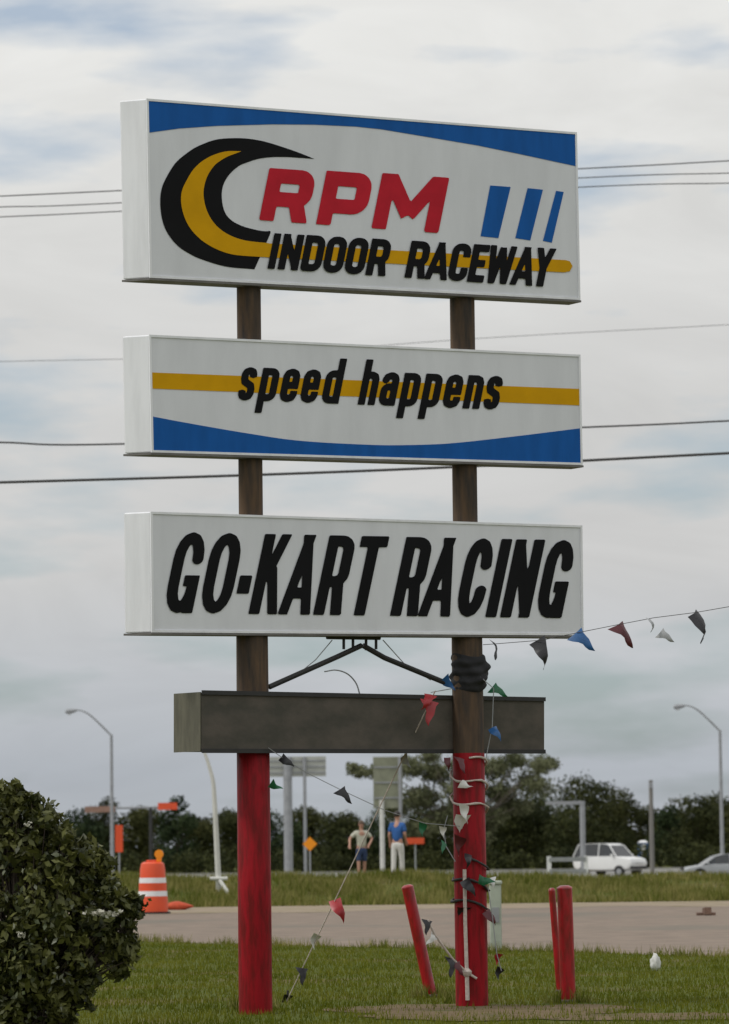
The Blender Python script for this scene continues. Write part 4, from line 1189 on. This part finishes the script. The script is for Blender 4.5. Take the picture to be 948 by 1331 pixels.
# utility pole
p = at(846, 1014, 240); c = Vector((p.x, p.y, -.7))
up_ = thing('utility_pole', c, 'plain grey utility pole standing in the dip between the trees at the right', 'utility pole')
mb = MB(); mb.tube([c - Vector((0, 0, .2)), p], [.15, .12], 12); mb.build('pole', mat('weathered_wood_pole', (.22, .21, .19), .9, var=.3, scale=4, stretch=(3, 3, .3)), up_, c, smooth=True)
mb = MB(); mb.box(p - Vector((0, .16, .3)), (.22, .1, .35)); mb.build('transformer_bracket', M_galv, up_, c)

# ------------------------------------------------------------------ overhead wires
wires = [((0, 255), (150, 248), (760, 219), (948, 209), 100, .016, 'upper of the thin wires behind the top sign panel'),
         ((0, 269), (150, 264), (760, 231), (948, 225), 100, .014, 'second thin wire down behind the top sign panel'),
         ((0, 282), (150, 275), (760, 243), (948, 238), 100, .014, 'third thin wire down behind the top sign panel'),
         ((0, 575), (160, 577), (770, 555), (948, 547), 90, .022, 'dark wire passing behind the middle sign panel'),
         ((0, 627), (310, 618), (590, 607), (948, 589), 80, .030, 'thick dark cable passing just below the middle sign panel'),
         ((0, 470), (310, 462), (620, 440), (948, 422), 140, .010, 'faint thin wire passing between top and middle panels')]
for a, b, c_, d, dep, r, lab in wires:
    P = curve([a, b, c_, d], 24)
    pts = [at(x, y, dep) for x, y in P]
    e0 = pts[0] + (pts[0] - pts[1]).normalized() * 60 + Vector((0, 0, 1.5)); e1 = pts[-1] + (pts[-1] - pts[-2]).normalized() * 60 + Vector((0, 0, 1.5))
    pts = [e0] + pts + [e1]
    mb = MB(); mb.tube(pts, r, 6)
    o = mb.build('overhead_wire', M_wire, origin=pts[0])
    tag(o, lab, 'wire', 'overhead wires across the sky')

# ------------------------------------------------------------------ trees
def leaf_cloud(lobes, n, size, seed, shell=0.55, tri=False, flat=0.0, asp=0.6):
    """lobes: (centre, radii, weight); returns vertices of n leaf faces (4 each)"""
    g = np.random.default_rng(seed)
    wts = np.array([l[2] for l in lobes], float); wts /= wts.sum()
    which = g.choice(len(lobes), n, p=wts)
    C = np.array([l[0] for l in lobes]); RR = np.array([l[1] for l in lobes])
    d = g.normal(size=(n, 3)); d /= np.linalg.norm(d, axis=1)[:, None]
    r = shell + (1 - shell) * g.random(n) ** 0.7
    rough = 1 + .18 * np.sin(d[:, 0] * 7 + which * 2.1) * np.sin(d[:, 2] * 6 + which) + .12 * np.sin(d[:, 1] * 13 + which * 1.3)
    c = C[which] + d * RR[which] * (r * rough)[:, None]
    nrm = d + g.normal(scale=.8, size=(n, 3)); nrm /= np.linalg.norm(nrm, axis=1)[:, None]
    t = np.cross(nrm, g.normal(size=(n, 3))); t /= np.linalg.norm(t, axis=1)[:, None]
    b = np.cross(nrm, t)
    s = size * g.uniform(.55, 1.35, n)[:, None]
    v = np.empty((n, 4, 3))
    v[:, 0] = c - t * s; v[:, 1] = c - b * s * asp; v[:, 2] = c + t * s; v[:, 3] = c + b * s * asp
    return v.reshape(-1, 3)
M_lf = [leaf_mat('dark_tree_leaf', (0.018, 0.024, 0.008), (0.062, 0.068, 0.022), .8, .35, .12),
        leaf_mat('olive_tree_leaf', (0.022, 0.028, 0.008), (0.075, 0.078, 0.024), .8, .35, .12),
        leaf_mat('deep_green_tree_leaf', (0.014, 0.026, 0.011), (0.048, 0.068, 0.026), .8, .35, .12)]
M_sp = leaf_mat('pale_tree_leaf', (0.055, 0.064, 0.026), (0.18, 0.19, 0.10), .6, .5, .2)
def tree(px, ytop, half, depth, label, m, seed, nleaf=5200, name='tree', squat=1.0, group='dark trees behind the road'):
    rr = random.Random(seed)
    top = at(px, ytop, depth); k = depth / F
    H = top.z + .7; rad = half * k * 1.22
    c = Vector((top.x, depth, -.7))
    t = thing(name, c, label, 'tree', group)
    lobes = []
    nl = 13
    for i in range(nl):
        a = rr.uniform(0, 2 * math.pi); q = rr.random() ** .5
        zc = H * rr.uniform(.12, .80)
        spread = rad * (1.0 - .35 * max(0, zc / H - .45) / .4)
        lr = rad * rr.uniform(.32, .55)
        lobes.append(((spread * q * .75 * math.cos(a), spread * q * .75 * math.sin(a), min(zc, H - lr * .8)), (lr, lr, lr * rr.uniform(.7, 1.0)), lr ** 2))
    lobes.append(((rr.uniform(-.1, .1) * rad, 0, H - rad * .38), (rad * .42, rad * .42, rad * .38), rad ** 2 * .2))
    lobes.append(((0, 0, H * .28), (rad * .95, rad * .7, H * .30), rad ** 2 * .8))
    mesh_np('crown', leaf_cloud(lobes, int(nleaf * 1.5), .135, seed, .5), 4, m, t)
    mb = MB()
    mb.tube([(0, 0, -.3), (rr.uniform(-.1, .1), 0, H * .3), (rr.uniform(-.3, .3), 0, H * .62)], [.22, .17, .08], 8)
    for L in lobes[:6]:
        mb.tube([(0, 0, H * .25), (L[0][0] * .5, L[0][1] * .5, (H * .25 + L[0][2]) / 2 + .2), L[0]], [.10, .07, .03], 6)
    mb.build('trunk', M_bark, t)
    return t
tree_spec = [(-70, 1040, 60, 490, 0), (-5, 1046, 45, 500, 1), (55, 1052, 40, 470, 0), (100, 1054, 34, 495, 2), (140, 1036, 26, 510, 0), (182, 1046, 32, 480, 1), (231, 1035, 26, 460, 2), (262, 1062, 30, 490, 1),
             (300, 1052, 34, 505, 0), (352, 1052, 36, 485, 2), (405, 1049, 34, 495, 1), (448, 1054, 34, 475, 0), (495, 1050, 36, 500, 2), (545, 1044, 40, 480, 0), (600, 1040, 44, 505, 1), (655, 1040, 40, 485, 0),
             (700, 1030, 36, 495, 2), (757, 1007, 52, 470, 0), (806, 1024, 34, 490, 1), (842, 1046, 26, 505, 0), (872, 1046, 24, 480, 2), (907, 1032, 33, 470, 0), (950, 1036, 34, 490, 1), (725, 1020, 44, 500, 1), (786, 1015, 42, 505, 0), (680, 1026, 44, 478, 0), (888, 1034, 36, 500, 1), (928, 1030, 36, 505, 0), (1010, 1030, 46, 500, 2), (1090, 1040, 50, 480, 0)]
places = ['at the far left end of the tree line', 'behind the top of the bush', 'between the bush and the left lamp post', 'just left of the left lamp post', 'behind the left lamp post', 'above the traffic barrel', 'under the orange mast arm board', 'right behind the bent pole',
          'between bent pole and left red pole', 'beneath the wide grey road sign', 'behind the orange diamond sign', 'left of the person in the cream shirt', 'behind the upright olive road sign', 'right of the person in blue', 'behind the right red pole', 'just right of the right red pole',
          'above the thick red bollard', 'crossed by the inverted L pole', 'between inverted L pole and utility pole', 'behind the utility pole', 'just right of the utility pole', 'above the silver car', 'behind the right lamp post', 'left of the inverted L pole, behind its crossarm', 'behind the white car and left of the utility pole', 'between the thin pale tree and the inverted L pole', 'between the utility pole and the silver car', 'above the bonnet of the silver car', 'beyond the right edge, nearest the lamp', 'at the far right end of the tree line']
looks = ['low dark tree', 'low olive tree', 'low deep green tree']
for i, (px, yt, hf, dp, mi) in enumerate(tree_spec):
    dp = 338 + (dp - 460) * .8
    lk = 'tall domed dark tree' if px == 757 else ('small round deep green tree' if px == 231 else looks[mi])
    tree(px, yt, hf, dp, lk + ' ' + places[i], M_lf[mi], 100 + i, 5600 if hf > 30 else 4400)
# low scrub closing the foot of the tree line
rngs = np.random.default_rng(77)
lob = []
for x in np.linspace(-46, 46, 70):
    h = rngs.uniform(1.0, 2.4)
    lob.append(((x + rngs.uniform(-.5, .5), 327 + rngs.uniform(-3, 3), -.7 + h * .42), (1.2, 1.1, h * .55), 1.0))
tag(mesh_np('scrub', leaf_cloud(lob, 36000, .13, 5, .5), 4, M_lf[0]), kind='stuff')

# taller pale, thinly leaved tree behind the right pole
p = at(604, 984, 300); H = p.z; c = Vector((p.x, 300, 0))
tt = thing('thin_tree', c, 'taller pale tree with thin gappy foliage behind the right pole', 'tree')
rr = random.Random(31); kpx = 300 / F
lobes = []; limbs = []
for (px, py, r) in ((470, 1001, 16), (455, 998, 9), (500, 1000, 20), (535, 1000, 24), (565, 1006, 26), (560, 985, 14), (600, 992, 20), (640, 1000, 24), (672, 992, 20), (700, 996, 20), (716, 990, 11), (690, 1020, 26), (650, 1030, 26), (600, 1030, 28), (550, 1035, 28), (520, 1050, 26), (580, 1062, 28), (640, 1062, 26), (670, 1050, 22), (545, 1075, 22), (620, 1085, 24)):
    q_ = at(px, py, 300) - c
    for _ in range(2):
        lobes.append(((q_.x + rr.uniform(-.4, .4), rr.uniform(-2.2, 2.2), q_.z + rr.uniform(-.3, .3)), (r * kpx * .95, r * kpx, r * kpx * .6), r * r))
    limbs.append(Vector((q_.x, rr.uniform(-1.5, 1.5), q_.z)))
mesh_np('crown', leaf_cloud(lobes, 34000, .115, 33, .15), 4, M_sp, tt)
mb = MB(); f = Vector((0, 0, H * .25))
mb.tube([(0, 0, -.3), f, (.2, 0, H * .6)], [.22, .18, .07], 10)
for L in limbs:
    mb.tube([f + Vector((0, 0, rr.uniform(0, .8))), f.lerp(L, .5) + Vector((0, 0, .35)), L], [.075, .05, .018], 6)
mb.build('trunk', M_palebark, tt)

# ------------------------------------------------------------------ dark bush in the left foreground
DB = 34.2
g = ground(40, 1336); c = Vector((at(40, 1300, DB).x, DB, 0))
bush = thing('bush', c, 'large dark leafy bush filling the lower left foreground', 'bush')
kb = DB / F
lobes = []
for (px, py, r, dy, w) in ((25, 1105, 62, 0, 1), (-40, 1120, 90, .1, 1), (70, 1125, 45, -.1, .8), (105, 1155, 40, 0, .7), (60, 1190, 75, -.15, 1.4), (120, 1205, 50, -.1, 1), (150, 1190, 27, -.05, .5), (140, 1235, 32, 0, .6), (40, 1260, 70, -.2, 1.4), (85, 1275, 40, -.1, .8), (-50, 1230, 100, 0, 1.2), (20, 1310, 60, -.1, 1), (70, 1312, 28, 0, .4), (15, 1062, 32, 0, .5), (45, 1070, 26, .1, .4), (110, 1120, 22, .05, .3), (165, 1180, 15, 0, .2), (-5, 1045, 18, 0, .2)):
    q_ = at(px, py, DB) - c
    lobes.append(((q_.x, dy, q_.z), (r * kb * .70, r * kb * .72, r * kb * .68), w * r * r))
    rb = random.Random(int(px * 7 + py))
    for _ in range(4):
        a = rb.uniform(-.9, 1.9) if px > 0 else rb.uniform(.3, 1.6); L_ = rb.uniform(.9, 1.28) * r
        for f_ in (.62, .75, .88, 1.0):
            lobes.append(((q_.x + f_ * L_ * kb * math.cos(a), dy + rb.uniform(-.3, .1) * r * kb, q_.z + f_ * L_ * kb * math.sin(a)), (6.5 * kb, 6 * kb, 5.5 * kb), 75))
    for _ in range(7):
        a = rb.uniform(-1.2, 2.2) if px > 0 else rb.uniform(.3, 2); f = rb.uniform(.66, 1.0) * r * kb; r2 = rb.uniform(7, 17) * kb
        lobes.append(((q_.x + f * math.cos(a), dy + rb.uniform(-.5, .2) * r * kb, q_.z + f * math.sin(a)), (r2 * rb.uniform(.8, 1.7), r2, r2 * rb.uniform(.7, 1.3)), 2.0 * (r2 / kb) ** 2))
M_bl = leaf_mat('dark_bush_leaf', (0.024, 0.031, 0.007), (0.13, 0.134, 0.034), .5, 4.0, .2, .3)
mesh_np('foliage', leaf_cloud(lobes, 18000, .043, 8, .3, asp=.5), 4, M_bl, bush)
mesh_np('sprigs', leaf_cloud(lobes, 900, .036, 9, 1.0, asp=.45), 4, leaf_mat('pale_new_leaf', (0.06, 0.075, 0.03), (0.26, 0.27, 0.20), .35, 5.0, .2), bush)
bl = []  # small pale specks gathered at a few spots on the foliage
for (px, py, rx, rz) in ((140, 1186, 30, 5), (45, 1072, 5, 5), (37, 1213, 8, 4)):
    q_ = at(px, py, DB) - c
    bl.append(((q_.x, -.60 if px < 100 else -.40, q_.z), (rx * kb, .04, rz * kb), rx))
mesh_np('pale_specks', leaf_cloud(bl, 90, .020, 21, .1, asp=.7), 4, leaf_mat('pale_speck_leaf', (0.35, 0.34, 0.26), (0.62, 0.60, 0.52), .6, 5.0, .2), bush)
mb = MB(); rr = random.Random(12)
for L in lobes:
    e = Vector(L[0]); b0_ = Vector((rr.uniform(-.2, .2), rr.uniform(-.1, .1), -.05))
    mb.tube([b0_, b0_.lerp(e, .5) + Vector((0, 0, .1)), e], [.022, .014, .004] if L[2] > 1500 else [.012, .008, .003], 5)
mb.build('stems', M_bark, bush)
